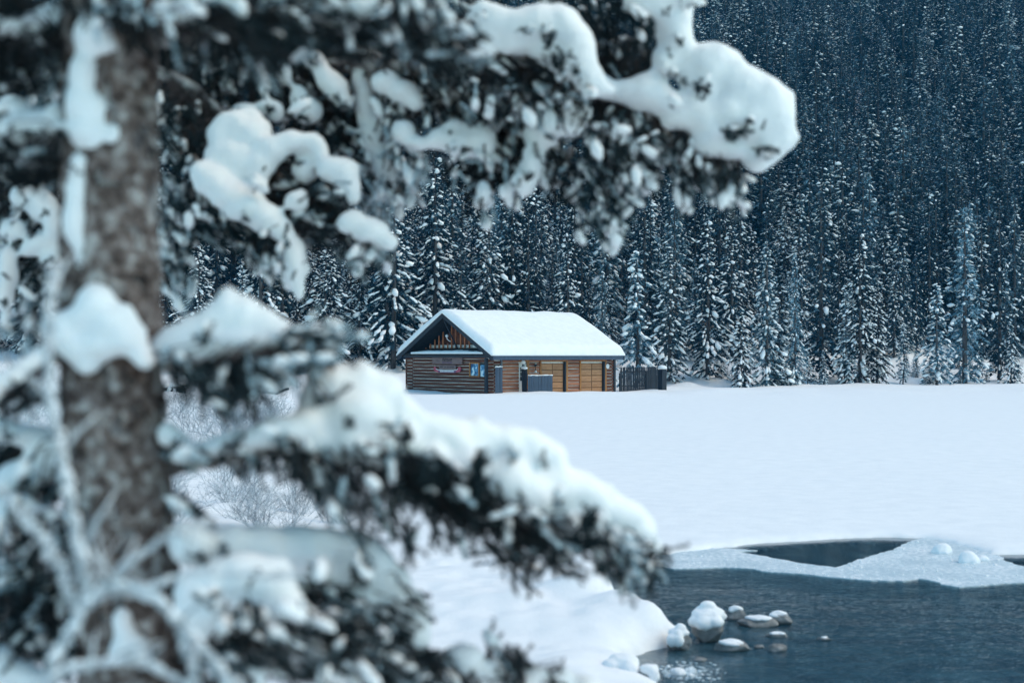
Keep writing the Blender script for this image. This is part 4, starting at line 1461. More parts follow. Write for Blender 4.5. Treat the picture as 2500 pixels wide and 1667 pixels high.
# ------------------------------------------------------------------ things by the left shore
def shed(u0, u1, v0, v1, Y, label, slope):
    x0, x1 = (u0 - 1250) / F * Y, (u1 - 1250) / F * Y
    z1, z0 = P(1250, v0, Y).z, P(1250, v1, Y).z
    r_ = empty("shelter", ((x0 + x1) / 2, Y, z0))
    tag(r_, label, "shelter", "small shelters on the left shore")
    w, h = x1 - x0, z1 - z0
    for sx_ in (-1, 1):
        MB().box(sx_ * w * .46 - .05, sx_ * w * .46 + .05, -0.05, 0.05, -0.6, h - 0.02).build("post", M['black_wood'], r_)
    MB().box(-w * .44, w * .44, 1.1, 1.16, -0.6, h - 0.02).build("back_wall", M['black_wood'], r_)
    MB().box(w * .44, w * .5, 0.06, 1.16, -0.6, h - 0.03).build("side_wall", M['black_wood'], r_)
    MB().hexa([(-w * .56, -.25, h), (w * .56, -.25, h), (w * .56, 1.3, h + .1), (-w * .56, 1.3, h + .1), (-w * .56, -.25, h + .08), (w * .56, -.25, h + .08), (w * .56, 1.3, h + .18), (-w * .56, 1.3, h + .18)]).build("roof", M['black_wood'], r_)
    bl = [(w * .5 * t_, .5 + .35 * q_, h + .16, w * .24, .5, .20) for t_ in (-.75, -.3, .15, .6) for q_ in (-1, 1)]
    if slope:
        bl += [(-w * .62, -.1, h - .05, .12, .3, .14), (-w * .74, -.1, h - .25, .10, .3, .16)]
    put("snow", blob_mesh("snow", bl, 0.05, M['snow_fine'], 0.02), r_)


shed(388, 413, 949, 975, 92, "small dark open shelter under a flat snow slab, the left of two", False)
shed(418, 444, 947, 976, 90, "small dark open shelter with snow sliding off its left edge", True)


def board(u, v0, v1, wpx, Y, label, lean, name="board"):
    x = (u - 1250) / F * Y
    z1, z0 = P(1250, v0, Y).z, P(1250, v1, Y).z
    w, h = wpx / F * Y, z1 - z0
    r_ = empty(name, (x, Y, z0))
    r_.rotation_euler = (0, lean, 0)
    tag(r_, label, "board")
    MB().add([(-w / 2, 0, 0.1), (0.1 * w, 0, -0.35), (w / 2, 0, -0.1), (w / 2, 0, h), (-w / 2, 0, h),
              (-w / 2, .08, 0.1), (0.1 * w, .08, -0.35), (w / 2, .08, -0.1), (w / 2, .08, h), (-w / 2, .08, h)],
             [(0, 1, 2, 3, 4), (9, 8, 7, 6, 5), (0, 5, 6, 1), (1, 6, 7, 2), (2, 7, 8, 3), (3, 8, 9, 4), (4, 9, 5, 0)]).build("panel", M['grey_wood'], r_)
    MB().tube([(-w / 2 - .05, .04, -0.2), (-w / 2 - .02, .04, h + .05)], [.06, .05], 6).build("snow", M['snow_fine'], r_)


board(648, 945, 968, 17, 92, "grey upright board with a pointed foot beside the bent plank", 0.05)
board(625, 943, 972, 15, 90, "grey upright board left of the one beside the bent plank", -0.05)
board(577, 940, 968, 10, 94, "narrow grey upright board standing alone amid the willows", 0.02)


def plank(pts, Y, thick, label, cat="plank"):
    w_ = [P(u, v, Y) for u, v in pts]
    o = MB().tube(w_, thick, 6).build("plank", M['black_wood'])
    tag(o, label, cat)
    MB().tube([p + Vector((0, 0, thick * 1.2)) for p in w_], thick * 0.85, 6).build("snow", M['snow_fine'], o, smooth=True)


plank([(655, 959), (676, 960), (690, 953), (705, 948)], 92, 0.10, "long bent plank with snow along its top on the left shore")
plank([(688, 988), (703, 988), (714, 985)], 82, 0.12, "short dark plank half sunk in the snow, the right of two")
plank([(667, 986), (674, 988), (678, 986)], 82, 0.10, "small dark wood end sticking out of the snow left of the short plank")
bag = TriBag()

# bare bushes
def bush_mesh(seed, h, n0, spread, mat, thick=0.008):
    g = random.Random(seed)
    m = MB()

    def grow(p, d, ln, r, lev):
        k = 3
        pts = [p]
        dd = d.copy()
        for i in range(k):
            dd = (dd + Vector((g.gauss(0, .16), g.gauss(0, .16), g.gauss(0.02, .10)))).normalized()
            pts.append(pts[-1] + dd * ln / k)
        m.tube(pts, [r, r * .85, r * .7, r * .45], 3, False)
        if lev < 3:
            for j in range(g.randint(2, 4)):
                q = pts[g.randint(1, 3)]
                nd = (dd + Vector((g.gauss(0, .55), g.gauss(0, .55), g.gauss(0.1, .35)))).normalized()
                grow(q, nd, ln * g.uniform(.45, .75), r * .6, lev + 1)

    for i in range(n0):
        a_ = g.uniform(0, 6.28)
        t_ = g.uniform(0.1, spread)
        d = Vector((math.cos(a_) * t_, math.sin(a_) * t_, 1)).normalized()
        grow(Vector((g.gauss(0, .15), g.gauss(0, .15), -0.15)), d, h * g.uniform(.35, .6), thick * g.uniform(.8, 1.3), 0)
    return m.mesh("twigs", mat)


WIL = [bush_mesh(i, 2.0, 12, 1.1, M['willow'], 0.011) for i in range(5)]
RIM = [bush_mesh(20 + i, 2.4, 10, 0.8, M['willow_rime'], 0.022) for i in range(3)]
gb_ = random.Random(11)


def bush(u, Y, kind, sc, label, group):
    x = (u - 1250) / F * Y
    o = put("bare_bush", gb_.choice(WIL if kind == 0 else RIM), None, (x, Y, gz(x, Y)))
    o.rotation_euler = (0, 0, gb_.uniform(0, 6.28))
    o.scale = (sc, sc, sc)
    tag(o, label, "bush", group)


for i in range(42):
    Y = gb_.uniform(24.5, 62)
    u = gb_.uniform(370, 900 - (Y - 24) * 3.5)
    bush(u, Y, 0, gb_.uniform(.45, 1.0) * (1.0 if Y > 32 else 0.7), "bare grey twiggy willow bush in the snow of the left shore", "bare willows on the left shore")
for i in range(15):
    Y = gb_.uniform(20.5, 28)
    u = gb_.uniform(400, 900)
    bush(u, Y, 0, gb_.uniform(.3, .62), "bare grey twiggy willow bush in the snow of the left shore", "bare willows on the left shore")
for i in range(26):
    Y = gb_.uniform(30, 60)
    u = gb_.uniform(-60, 200)
    bush(u, Y, 1, gb_.uniform(.6, 1.0), "white rime-covered bush at the left edge of the shore beyond the trunk", "rimed bushes at the left edge")
for i in range(20):
    Y = gb_.uniform(88, 112)
    u = gb_.uniform(380, 960)
    bush(u, Y, gb_.choice((0, 1)), gb_.uniform(.5, 1.0), "small snowy bush in front of the forest left of the cabin", "small bushes left of the cabin")
for i in range(30):
    u = gb_.uniform(1640, 2500)
    x_ = (u - 1250) / F * 140
    Y = float(yb(np.array([x_]))[0]) + gb_.uniform(-2, 5)
    bush(u, Y, gb_.choice((0, 1)), gb_.uniform(.35, .8), "low snowy bush on the bank where the forest meets the lake", "low bushes along the far bank")


for i in range(34):
    u = gb_.uniform(1640, 2520)
    x_ = (u - 1250) / F * 140
    Y = float(yb(np.array([x_]))[0]) + gb_.uniform(-9, 4)
    x_ = (u - 1250) / F * Y
    t_ = plant_tree(gb_.choice((2, 7, 8, 8)), x_, Y, gz(x_, Y), gb_.uniform(0.9, 3.6), gb_.uniform(0, 6.28), gb_.uniform(1.0, 1.5))
    tag(t_, "knee-high to man-high snow-laden spruce sapling on the bank before the forest edge", "sapling", "spruce saplings along the far bank")

# ------------------------------------------------------------------ the two near spruces
def wpos(root):
    return Vector(root.location)


def putw(name, me, root):
    """Mesh given in world coordinates, hung under a thing that stands at its own base."""
    return put(name, me, root, -wpos(root))


def pblobs(bl, Y0):
    out = []
    for b_ in bl:
        u, v, ru, rv = b_[:4]
        Y = Y0 + (b_[4] if len(b_) > 4 else 0.0)
        k = Y / F
        c = P(u, v, Y)
        for q in range(4):
            an, rr = random.uniform(0, 6.283), random.uniform(.62, .92)
            sr = random.uniform(.30, .50)
            out.append((c.x + math.cos(an) * rr * ru * k, c.y + random.uniform(-.3, .1) * (ru + rv) * k * .5, c.z + math.sin(an) * rr * rv * k, ru * k * sr + .004, 0.4 * (ru + rv) * k * sr + .004, min(ru, rv) * k * sr + .004))
        out.append((c.x, c.y, c.z, ru * k * 1.06 + 0.006, 0.46 * (ru + rv) * k + 0.02, rv * k * 1.06 + 0.006, -math.radians(b_[5]) if len(b_) > 5 else 0.0))
    return out


def shoots(regs, Y0, stems, g):
    rk = 0.6 if Y0 < 5 else 0.85
    """Needled shoots scattered in ellipses, each tied by a thin twig to the nearest stem point."""
    dark, rime, tw, tuft = TriBag(), TriBag(), MB(), TriBag()
    S = np.array([tuple(p) for p in stems])
    for rg in regs:
        u, v, ru, rv, n, fr, dirp = rg[:7]
        dY = rg[7] if len(rg) > 7 else 0.0
        for i in range(n):
            a_, rr = g.uniform(0, 6.283), math.sqrt(g.random())
            Y = Y0 + dY + g.normal(0, 0.14)
            uu_, vv_ = u + math.cos(a_) * rr * ru, v + math.sin(a_) * rr * rv
            b_ = np.array(P(uu_, vv_, Y))
            d = np.array([dirp[0] + g.normal(0, .45), g.normal(0, .55), -dirp[1] + g.normal(0, .40)])
            d /= np.linalg.norm(d)
            ln = g.uniform(0.07, 0.15) * (0.42 if len(rg) > 8 else 1)
            b_ = b_ - d * ln * 0.5
            m = int(ln / 0.0011)
            t = g.random(m)
            rad = g.normal(0, 1, (m, 3)); rad -= np.outer(rad @ d, d); rad /= np.linalg.norm(rad, axis=1)[:, None] + 1e-9
            nd = d[None, :] * 0.75 + rad
            nd /= np.linalg.norm(nd, axis=1)[:, None]
            base = b_ + d * (t * ln)[:, None]
            nl = g.uniform(0.011, 0.019, m)[:, None]
            side = np.cross(nd, g.normal(0, 1, (m, 3))); side /= np.linalg.norm(side, axis=1)[:, None] + 1e-9
            isr = g.random() < fr * rk
            side *= 0.0019 if not isr else 0.0026
            V_ = np.stack([base - side, base + side, base + nd * nl], 1).reshape(-1, 3)
            (rime if isr else dark).add(V_, np.arange(3 * m).reshape(-1, 3))
            if (isr and g.random() < 0.6) or g.random() < 0.06:
                k = g.integers(1, 3)
                for _ in range(k):
                    c = b_ + d * ln * g.uniform(.1, .95) + np.array([0, 0, 0.010])
                    r = g.uniform(0.008, 0.020) * (1.6 if (isr and Y0 > 5) else 1.0)
                    vv = ICO1[0] * np.array([r, r, r * .75]) * (1 + g.normal(0, .15, (len(ICO1[0]), 1))) + d[None, :] * (ICO1[0] @ d)[:, None] * r * g.uniform(.5, 1.6)
                    tuft.add(vv + c, ICO1[1])
            j = int(g.choice(np.argsort(((S - b_) ** 2).sum(1))[:7]))
            p0 = Vector(S[j]); p2 = Vector(b_)
            if (p2 - p0).length < 0.40 and not (len(rg) > 8):
                p1 = (p0 + p2) / 2 + Vector((g.normal(0, .015), g.normal(0, .015), 0.03))
                tw.tube([p0, p1, p2, p2 + Vector(d) * ln], [0.0035, 0.003, 0.0025, 0.0012], 3, False)
    return dark, rime, tw, tuft


def bough(root, Y0, stem, r0, r1, snow, regs, seed, vox=0.013, amp=0.006):
    g = np.random.default_rng(seed)
    pts = [P(u, v, Y0 + (q[0] if q else 0.0)) for u, v, *q in stem]
    # resample
    fine = []
    for a_, b_ in zip(pts[:-1], pts[1:]):
        for k in range(6):
            p = a_.lerp(b_, k / 6)
            fine.append(p + Vector((g.normal(0, .003), g.normal(0, .003), g.normal(0, .004))))
    fine.append(pts[-1])
    n = len(fine)
    m = MB().tube(fine, [r0 + (r1 - r0) * (i / (n - 1)) for i in range(n)], 8)
    br = putw("branch", m.mesh("branch", M['bark'], True), root)
    if snow:
        put("snow", blob_mesh("snow", pblobs(snow, Y0 - (0.17 if Y0 > 5 else 0.07)), vox, M['snow_fine'], amp * 1.6), br)
    regs = list(regs or [])
    pk = random.Random(seed)
    for b_ in (snow or []):
        ru, rv = b_[2], b_[3]
        if max(ru, rv) < 18:
            continue
        for q in range(2):
            if pk.random() < 0.24:
                ox, oy = pk.uniform(-.75, .75), pk.uniform(.15, .9)
                dep = (b_[4] if len(b_) > 4 else 0) - (0.17 if Y0 > 5 else 0.07) - (0.46 * (ru + rv) * Y0 / F + .02) * math.sqrt(max(0, 1 - .6 * (ox * ox + oy * oy)))
                regs.append((b_[0] + ox * ru, b_[1] + oy * rv, pk.uniform(4, 13), pk.uniform(4, 12), pk.randint(4, 12), .25, (pk.uniform(-.3, .8), pk.uniform(-.2, 1)), dep, 1))
    if regs:
        dk, rm, tw, tf = shoots(regs, Y0, fine, g)
        if dk.n:
            V_, T_ = dk.get(); tag(put("needles", np_mesh("needles", V_, T_, [M['needle']]), br), kind='stuff')
        if rm.n:
            V_, T_ = rm.get(); tag(put("rimed_needles", np_mesh("rimed_needles", V_, T_, [M['needle_rime']]), br), kind='stuff')
        if tf.n:
            V_, T_ = tf.get(); tag(put("snow_tufts", np_mesh("snow_tufts", V_, T_, [M['snow_fine']], smooth=True), br), kind='stuff')
        tag(tw.build("twigs", M['twig'], br), kind='stuff')
    return br


YT = 3.8
bx_ = P(285, 1000, YT)
near_tree = empty("spruce_tree", (bx_.x, YT, gz(bx_.x, YT)))
tag(near_tree, "huge near spruce with a flaking brown trunk and thick snow pillows on its boughs", "spruce tree")
# trunk
axis = [(262, -420), (268, 0), (273, 300), (272, 700), (284, 1050), (305, 1350), (326, 1600), (345, 2000)]
rad_px = [92, 100, 106, 112, 115, 117, 119, 124]
tp, trd = [], []
for (u, v), r in zip(axis, rad_px):
    tp.append(P(u, v, YT)); trd.append(r * YT / F)
base = Vector((tp[-1].x + 0.02, YT, gz(tp[-1].x, YT) - 0.2))
tp.append(base); trd.append(0.19)
NS, NR = 96, 40
tv, tf_ = [], []
cum = [0]
for a_, b_ in zip(tp[:-1], tp[1:]):
    cum.append(cum[-1] + (b_ - a_).length)
for i in range(NS + 1):
    s_ = cum[-1] * i / NS
    k = max(j for j in range(len(cum)) if cum[j] <= s_ + 1e-9); k = min(k, len(tp) - 2)
    f_ = (s_ - cum[k]) / (cum[k + 1] - cum[k])
    c, r = tp[k].lerp(tp[k + 1], f_), trd[k] + (trd[k + 1] - trd[k]) * f_
    for q in range(NR):
        a_ = 2 * math.pi * q / NR
        n_ = float(vnoise(np.array([a_ * 5.1]), np.array([c.z * 9]), 55)[0]) * 0.012 + float(vnoise(np.array([a_ * 12]), np.array([c.z * 26]), 56)[0]) * 0.010
        tv.append((c.x + math.cos(a_) * (r + n_), c.y + math.sin(a_) * (r + n_), c.z))
for i in range(NS):
    for q in range(NR):
        q2 = (q + 1) % NR
        tf_.append((i * NR + q, i * NR + q2, (i + 1) * NR + q2, (i + 1) * NR + q))
tm = MB().add(tv, tf_).mesh("trunk", M['bark'], True)
trunk = putw("trunk", tm, near_tree)
# bark scales, countless
bag = TriBag()
for i in range(1500):
    a_ = gp.uniform(-math.pi, 0); s_ = gp.uniform(0.35, cum[-1] - 0.3)
    k = max(j for j in range(len(cum)) if cum[j] <= s_); k = min(k, len(tp) - 2)
    f_ = (s_ - cum[k]) / (cum[k + 1] - cum[k])
    c, r = tp[k].lerp(tp[k + 1], f_), trd[k] + (trd[k + 1] - trd[k]) * f_
    t_ = Vector((-math.sin(a_), math.cos(a_), 0)); n_ = Vector((math.cos(a_), math.sin(a_), 0))
    w = gp.uniform(.008, .028); h = gp.uniform(.012, .05)
    p = c + n_ * (r + 0.004)
    q = [p + t_ * w - Vector((0, 0, h)) + n_ * .010, p - t_ * w - Vector((0, 0, h * .8)) + n_ * .012, p - t_ * w * .8 + Vector((0, 0, h)), p + t_ * w + Vector((0, 0, h * .9))]
    bag.add(np.array([tuple(x) for x in q]), np.array([[0, 1, 2], [0, 2, 3]]))
Vb, Tb = bag.get()
tag(put("bark_scales", np_mesh("bark_scales", Vb, Tb, [M['bark_scale']]), trunk), kind='stuff')
# snow plastered on the trunk
snow_l = [(232, 85, 42, 58), (258, 115, 30, 25), (208, 190, 30, 60), (205, 255, 42, 50), (232, 270, 30, 40), (212, 320, 38, 40), (235, 330, 22, 45), (196, 410, 22, 35), (192, 470, 22, 40), (188, 540, 26, 60), (200, 590, 18, 40),
          (282, 330, 12, 30), (203, 650, 12, 22)]
put("snow", blob_mesh("snow", pblobs([(u, v, a_ * random.uniform(.85, 1.2), b_, -0.10) for u, v, a_, b_ in snow_l], YT), 0.012, M['snow_fine'], 0.006), trunk)
snow_m = [(235, 745, 42, 50), (215, 780, 48, 40), (275, 790, 58, 45), (300, 825, 52, 35), (340, 858, 24, 18), (165, 815, 30, 55), (195, 850, 34, 40), (245, 840, 50, 35), (215, 890, 26, 22), (130, 800, 26, 30), (356, 884, 16, 14)]
put("snow", blob_mesh("snow", pblobs([(u, v, a_, b_, -0.17) for u, v, a_, b_ in snow_m], YT), 0.012, M['snow_fine'], 0.006), trunk)
snow_b = [(300, 1515, 20, 30), (310, 1555, 24, 30), (335, 1580, 26, 28), (290, 1590, 18, 30), (345, 1600, 20, 14)]
put("snow", blob_mesh("snow", pblobs([(u, v, a_, b_, -0.135) for u, v, a_, b_ in snow_b], YT), 0.010, M['snow_fine'], 0.004), trunk)

D = (0.2, 0.9)      # drooping
RGT = (0.75, 0.45)
# C: thick bough across the top
bough(near_tree, YT, [(360, 95, 0), (480, 88, 0.05), (640, 92, .15), (800, 80, .25), (960, 95, .35), (1120, 115, .5)], 0.030, 0.012,
      [(400, 30, 28, 26), (445, 35, 40, 28), (480, 30, 25, 18), (585, 25, 14, 25), (700, 35, 26, 20, .1), (740, 62, 24, 18, .1), (790, 40, 30, 18, .2), (830, 25, 40, 20, .2), (880, 20, 40, 22, .2), (920, 18, 28, 22, .2), (845, 65, 30, 16, .2), (1000, 10, 28, 18, .3), (1045, 50, 20, 22, .3)],
      [(560, 60, 90, 45, 70, .10, RGT), (680, 90, 110, 50, 90, .12, RGT), (820, 90, 120, 50, 100, .3, RGT, .2), (980, 60, 120, 70, 120, .35, D, .3), (1080, 110, 110, 60, 90, .3, RGT, .4), (650, 15, 250, 40, 110, .3, RGT, .2), (500, 125, 110, 22, 40, .35, D), (620, 150, 60, 30, 30, .5, D)], 1)
# G: wedge of snow on the middle right bough
bough(near_tree, YT, [(375, 892, 0), (470, 883, 0), (560, 872, -.02), (640, 860, -.05), (700, 868, -.05), (752, 885, -.05)], 0.020, 0.007,
      [(400, 850, 28, 30), (430, 838, 38, 40), (480, 820, 48, 48), (530, 800, 48, 58), (565, 775, 36, 60), (555, 735, 20, 34), (600, 780, 40, 55), (640, 800, 45, 44), (680, 812, 36, 30), (705, 815, 22, 18), (590, 830, 90, 28), (480, 850, 80, 26), (735, 855, 26, 16)],
      [(520, 910, 110, 22, 46, .25, D), (600, 930, 80, 28, 36, .2, D), (560, 950, 30, 40, 16, .1, D), (770, 850, 60, 35, 36, .6, RGT), (800, 815, 60, 20, 18, .7, (.9, 0)), (700, 900, 60, 22, 26, .4, RGT), (460, 930, 50, 18, 14, .3, D)], 2)
bough(near_tree, YT, [(640, 862, -.05), (700, 838, -.06), (735, 822, -.06)], 0.008, 0.004, [(720, 852, 24, 12)], [(750, 815, 40, 16, 12, .6, (.9, 0))], 3)
for sd, st in ((4, [(480, 895, 0), (510, 960, -.05), (545, 1035, -.08)]), (5, [(560, 885, 0), (600, 960, -.05), (645, 1065, -.05)]), (6, [(700, 860, -.05), (760, 900, -.1), (810, 985, -.1)])):
    bough(near_tree, YT, st, 0.007, 0.003, None, [(st[1][0], st[1][1], 22, 50, 7, .2, D), (st[2][0], st[2][1] - 20, 12, 18, 3, .2, D)], sd)
# H: the long lower right bough
bough(near_tree, YT, [(395, 1140, 0), (480, 1122, 0), (570, 1105, .02), (690, 1098, .08), (850, 1118, .2), (1010, 1185, .35), (1200, 1275, .5), (1390, 1335, .62), (1560, 1352, .75)], 0.030, 0.007,
      [(450, 1112, 36, 16), (500, 1100, 40, 20), (555, 1085, 44, 24), (610, 1072, 44, 26), (660, 1060, 40, 30), (700, 1060, 44, 42, .05), (750, 1040, 46, 48, .1), (770, 1075, 40, 34, .1),
       (770, 985, 40, 42, .15), (810, 950, 62, 56, .15), (865, 935, 62, 48, .18), (920, 965, 66, 55, .2), (860, 1010, 88, 70, .15), (960, 1010, 60, 52, .25), (850, 1085, 48, 52, .12), (915, 1090, 44, 48, .15), (970, 1070, 50, 48, .22),
       (1030, 1055, 58, 50, .3), (1090, 1070, 58, 52, .33), (1150, 1075, 62, 50, .38), (1215, 1080, 62, 42, .42), (1280, 1092, 58, 42, .46), (1330, 1120, 50, 48, .5), (1130, 1130, 36, 42, .3), (1062, 1115, 26, 28, .25), (1120, 1180, 22, 30, .3),
       (1230, 1175, 66, 62, .4), (1285, 1215, 62, 58, .44), (1340, 1190, 66, 66, .5), (1400, 1200, 58, 52, .55), (1440, 1230, 56, 54, .58), (1490, 1250, 56, 46, .62), (1535, 1268, 40, 48, .66), (1560, 1300, 38, 44, .68), (1590, 1332, 24, 20, .7), (1480, 1300, 30, 50, .62), (1462, 1350, 13, 36, .6), (1380, 1270, 40, 40, .52), (1540, 1345, 26, 20, .68)],
      [(640, 1120, 110, 26, 46, .25, D, .05), (760, 1150, 60, 40, 34, .15, D, .1), (980, 1130, 50, 60, 60, .1, D, .2), (1060, 1190, 90, 60, 100, .12, RGT, .28), (1170, 1240, 90, 50, 110, .1, RGT, .36), (1280, 1290, 80, 40, 90, .12, RGT, .44), (1380, 1310, 70, 34, 60, .12, RGT, .5), (1440, 1290, 22, 50, 70, .0, (.2, -.9), .36, 1),
       (1170, 1150, 16, 50, 60, .0, (.3, -.9), .10, 1), (988, 1062, 10, 16, 20, .0, (.2, -.8), .0, 1), (1060, 1150, 40, 30, 50, .05, D, .08, 1), (1110, 1280, 60, 50, 24, .15, D, .3), (1250, 1340, 80, 40, 26, .35, RGT, .4), (1360, 1385, 60, 24, 16, .3, RGT, .5), (1500, 1360, 60, 40, 40, .5, D, .62), (1570, 1385, 50, 40, 30, .5, D, .68), (1520, 1425, 14, 24, 5, .9, D, .64), (1600, 1345, 24, 12, 8, .2, RGT, .7),
       (860, 1170, 120, 50, 60, .2, D, .15), (930, 1230, 50, 70, 16, .1, D, .2)], 7, 0.014)
for sd, st in ((8, [(760, 1110, .1), (850, 1210, .1), (905, 1330, .1)]), (9, [(900, 1140, .2), (985, 1290, .15), (1000, 1360, .15)]), (10, [(1180, 1270, .4), (1270, 1370, .35), (1290, 1425, .35)]), (11, [(690, 1100, .05), (790, 1200, 0), (880, 1340, -.05)])):
    bough(near_tree, YT, st, 0.006, 0.0025, None, [(st[1][0], st[1][1], 26, 60, 7, .35, D, st[1][2]), (st[2][0], st[2][1] - 15, 10, 24, 3, .3, D, st[2][2])], sd)
# small sprigs on the trunk's right side
bough(near_tree, YT, [(390, 1075, -.05), (430, 1095, -.1), (470, 1108, -.12)], 0.006, 0.003, [(410, 1060, 20, 26), (440, 1075, 20, 16)], [(445, 1110, 36, 14, 8, .5, RGT, -.1)], 12, 0.009)
bough(near_tree, YT, [(400, 1250, -.05), (440, 1250, -.1), (480, 1260, -.12)], 0.006, 0.003, None, [(455, 1250, 34, 16, 8, .55, RGT, -.1)], 13)
# I: bottom boughs with deep snow
bough(near_tree, YT - 0.36, [(430, 1460, .25), (560, 1440, .4), (720, 1440, .5), (860, 1465, .6), (990, 1530, .7)], 0.026, 0.010,
      [(470, 1330, 52, 48, .3), (450, 1300, 30, 26, .3), (540, 1335, 70, 50, .4), (630, 1335, 80, 48, .45), (720, 1335, 80, 48, .5), (800, 1338, 66, 48, .55), (860, 1350, 60, 55, .6), (910, 1385, 55, 60, .6), (950, 1430, 52, 62, .65), (985, 1490, 48, 60, .7), (1010, 1550, 40, 50, .7), (640, 1400, 160, 50, .45), (800, 1400, 80, 40, .55), (880, 1470, 50, 40, .6)],
      [(800, 1460, 70, 34, 50, .08, RGT, .55), (900, 1530, 90, 60, 90, .3, RGT, .6), (990, 1610, 80, 60, 60, .25, RGT, .65), (880, 1398, 18, 14, 30, 0, D, .38, 1), (770, 1398, 14, 14, 24, 0, D, .33, 1), (545, 1345, 9, 9, 10, 0, D, .18, 1), (1000, 1470, 40, 50, 26, .1, RGT, .65)], 14, 0.016)
bough(near_tree, YT, [(425, 1520, -.15), (520, 1520, -.2), (640, 1530, -.2), (760, 1560, -.2), (900, 1620, -.15)], 0.022, 0.008,
      [(480, 1450, 46, 56, -.2), (530, 1420, 62, 54, -.2), (600, 1405, 70, 50, -.2), (660, 1425, 56, 56, -.2), (690, 1470, 46, 44, -.2), (540, 1480, 80, 50, -.2), (620, 1480, 80, 40, -.2), (500, 1520, 36, 30, -.2), (560, 1530, 36, 22, -.2), (660, 1520, 24, 40, -.2), (730, 1505, 40, 22, -.2), (775, 1525, 34, 18, -.2), (700, 1560, 60, 22, -.2), (770, 1590, 50, 24, -.2), (820, 1640, 50, 24, -.15), (640, 1630, 40, 20, -.2)],
      [(605, 1500, 34, 26, 60, .15, D, -.37, 1), (720, 1495, 34, 14, 30, .05, D, -.33, 1), (520, 1560, 70, 40, 40, .2, D, -.15), (620, 1580, 90, 60, 80, .35, RGT, -.18), (740, 1600, 100, 60, 100, .38, RGT, -.15), (860, 1600, 90, 70, 100, .3, RGT, -.1), (800, 1530, 90, 24, 40, .15, RGT, -.15), (560, 1640, 90, 40, 50, .4, D, -.1), (960, 1650, 80, 40, 50, .3, RGT, -.1)], 15, 0.013)
bough(near_tree, YT, [(900, 1640, .3), (1000, 1650, .4), (1150, 1690, .5), (1300, 1740, .6)], 0.016, 0.006,
      [(1080, 1640, 40, 34, .45), (1130, 1610, 44, 36, .45), (1180, 1640, 50, 30, .5), (1300, 1655, 44, 26, .55), (1360, 1660, 40, 26, .6), (1420, 1680, 40, 26, .6), (1240, 1690, 60, 30, .5)],
      [(1020, 1640, 60, 40, 50, .2, RGT, .4), (1120, 1660, 60, 26, 40, .15, RGT, .45), (1250, 1640, 40, 50, 40, .05, (-.3, -.9), .5), (1190, 1590, 10, 30, 5, 0, (0, -1), .5), (1350, 1665, 30, 14, 10, .1, D, .55)], 16)
# left side boughs
bough(near_tree, YT, [(190, 850, 0), (120, 880, -.1), (40, 935, -.2), (-80, 990, -.3)], 0.016, 0.008, [(100, 865, 34, 18, -.1, -30), (60, 895, 40, 18, -.15, -30), (15, 930, 40, 20, -.2, -30), (-40, 960, 40, 22, -.25)],
      [(60, 800, 60, 20, 12, .4, D, -.1), (50, 960, 70, 18, 16, .15, (-.7, .4), -.15), (30, 990, 60, 14, 10, .1, (-.7, .4), -.15)], 17)
bough(near_tree, YT, [(190, 1060, 0), (120, 1110, .1), (50, 1150, .15), (-60, 1200, .2)], 0.018, 0.010,
      [(150, 1110, 40, 34, .1), (100, 1140, 54, 40, .12), (50, 1165, 54, 40, .15), (0, 1190, 54, 44, .2), (-50, 1210, 50, 40, .2), (60, 1060, 66, 22, .1), (10, 1050, 50, 24, .1), (120, 1085, 50, 22, .1)],
      [(30, 1110, 60, 24, 40, .05, (-.5, .5), .2), (110, 1200, 70, 30, 46, .12, D, .15), (40, 1210, 40, 20, 20, .1, D, .2)], 18)
bough(near_tree, YT, [(200, 1290, 0), (130, 1280, 0), (50, 1270, 0), (-60, 1290, 0)], 0.014, 0.008,
      [(45, 1245, 36, 36, 0), (25, 1225, 26, 24, 0), (105, 1260, 44, 16, 0), (150, 1270, 24, 14, 0), (-20, 1270, 40, 34, 0), (55, 1345, 20, 16, 0), (170, 1330, 16, 40, .1)],
      [(40, 1330, 60, 36, 40, .15, D), (130, 1330, 50, 30, 24, .25, D), (60, 1400, 80, 24, 40, .5, (-.6, .3), .1)], 19)
bough(near_tree, YT, [(215, 1480, .1), (140, 1470, .15), (60, 1450, .2), (-60, 1440, .2)], 0.016, 0.008, [(30, 1640, 50, 26, .1), (80, 1655, 40, 20, .1), (-10, 1610, 40, 30, .1), (100, 1545, 14, 18, .1), (185, 1575, 14, 18, .1)],
      [(60, 1460, 100, 60, 120, .18, (-.6, .5), .2), (70, 1560, 100, 60, 100, .15, (-.5, .6), .2), (160, 1600, 60, 50, 40, .3, D, .2)], 20)
bough(near_tree, YT, [(180, 350, 0), (110, 330, .1), (30, 345, .15), (-80, 370, .2)], 0.018, 0.010,
      [(140, 295, 28, 44, .05), (105, 310, 44, 40, .1), (60, 315, 44, 40, .12), (10, 300, 34, 30, .15), (-40, 320, 40, 34, .15), (40, 260, 30, 18, .12), (-10, 275, 34, 22, .15)],
      [(80, 375, 110, 20, 50, .15, D, .12), (100, 410, 100, 30, 60, .15, (-.6, .5), .1), (40, 380, 60, 14, 20, .3, (-.8, .3), .1)], 21)
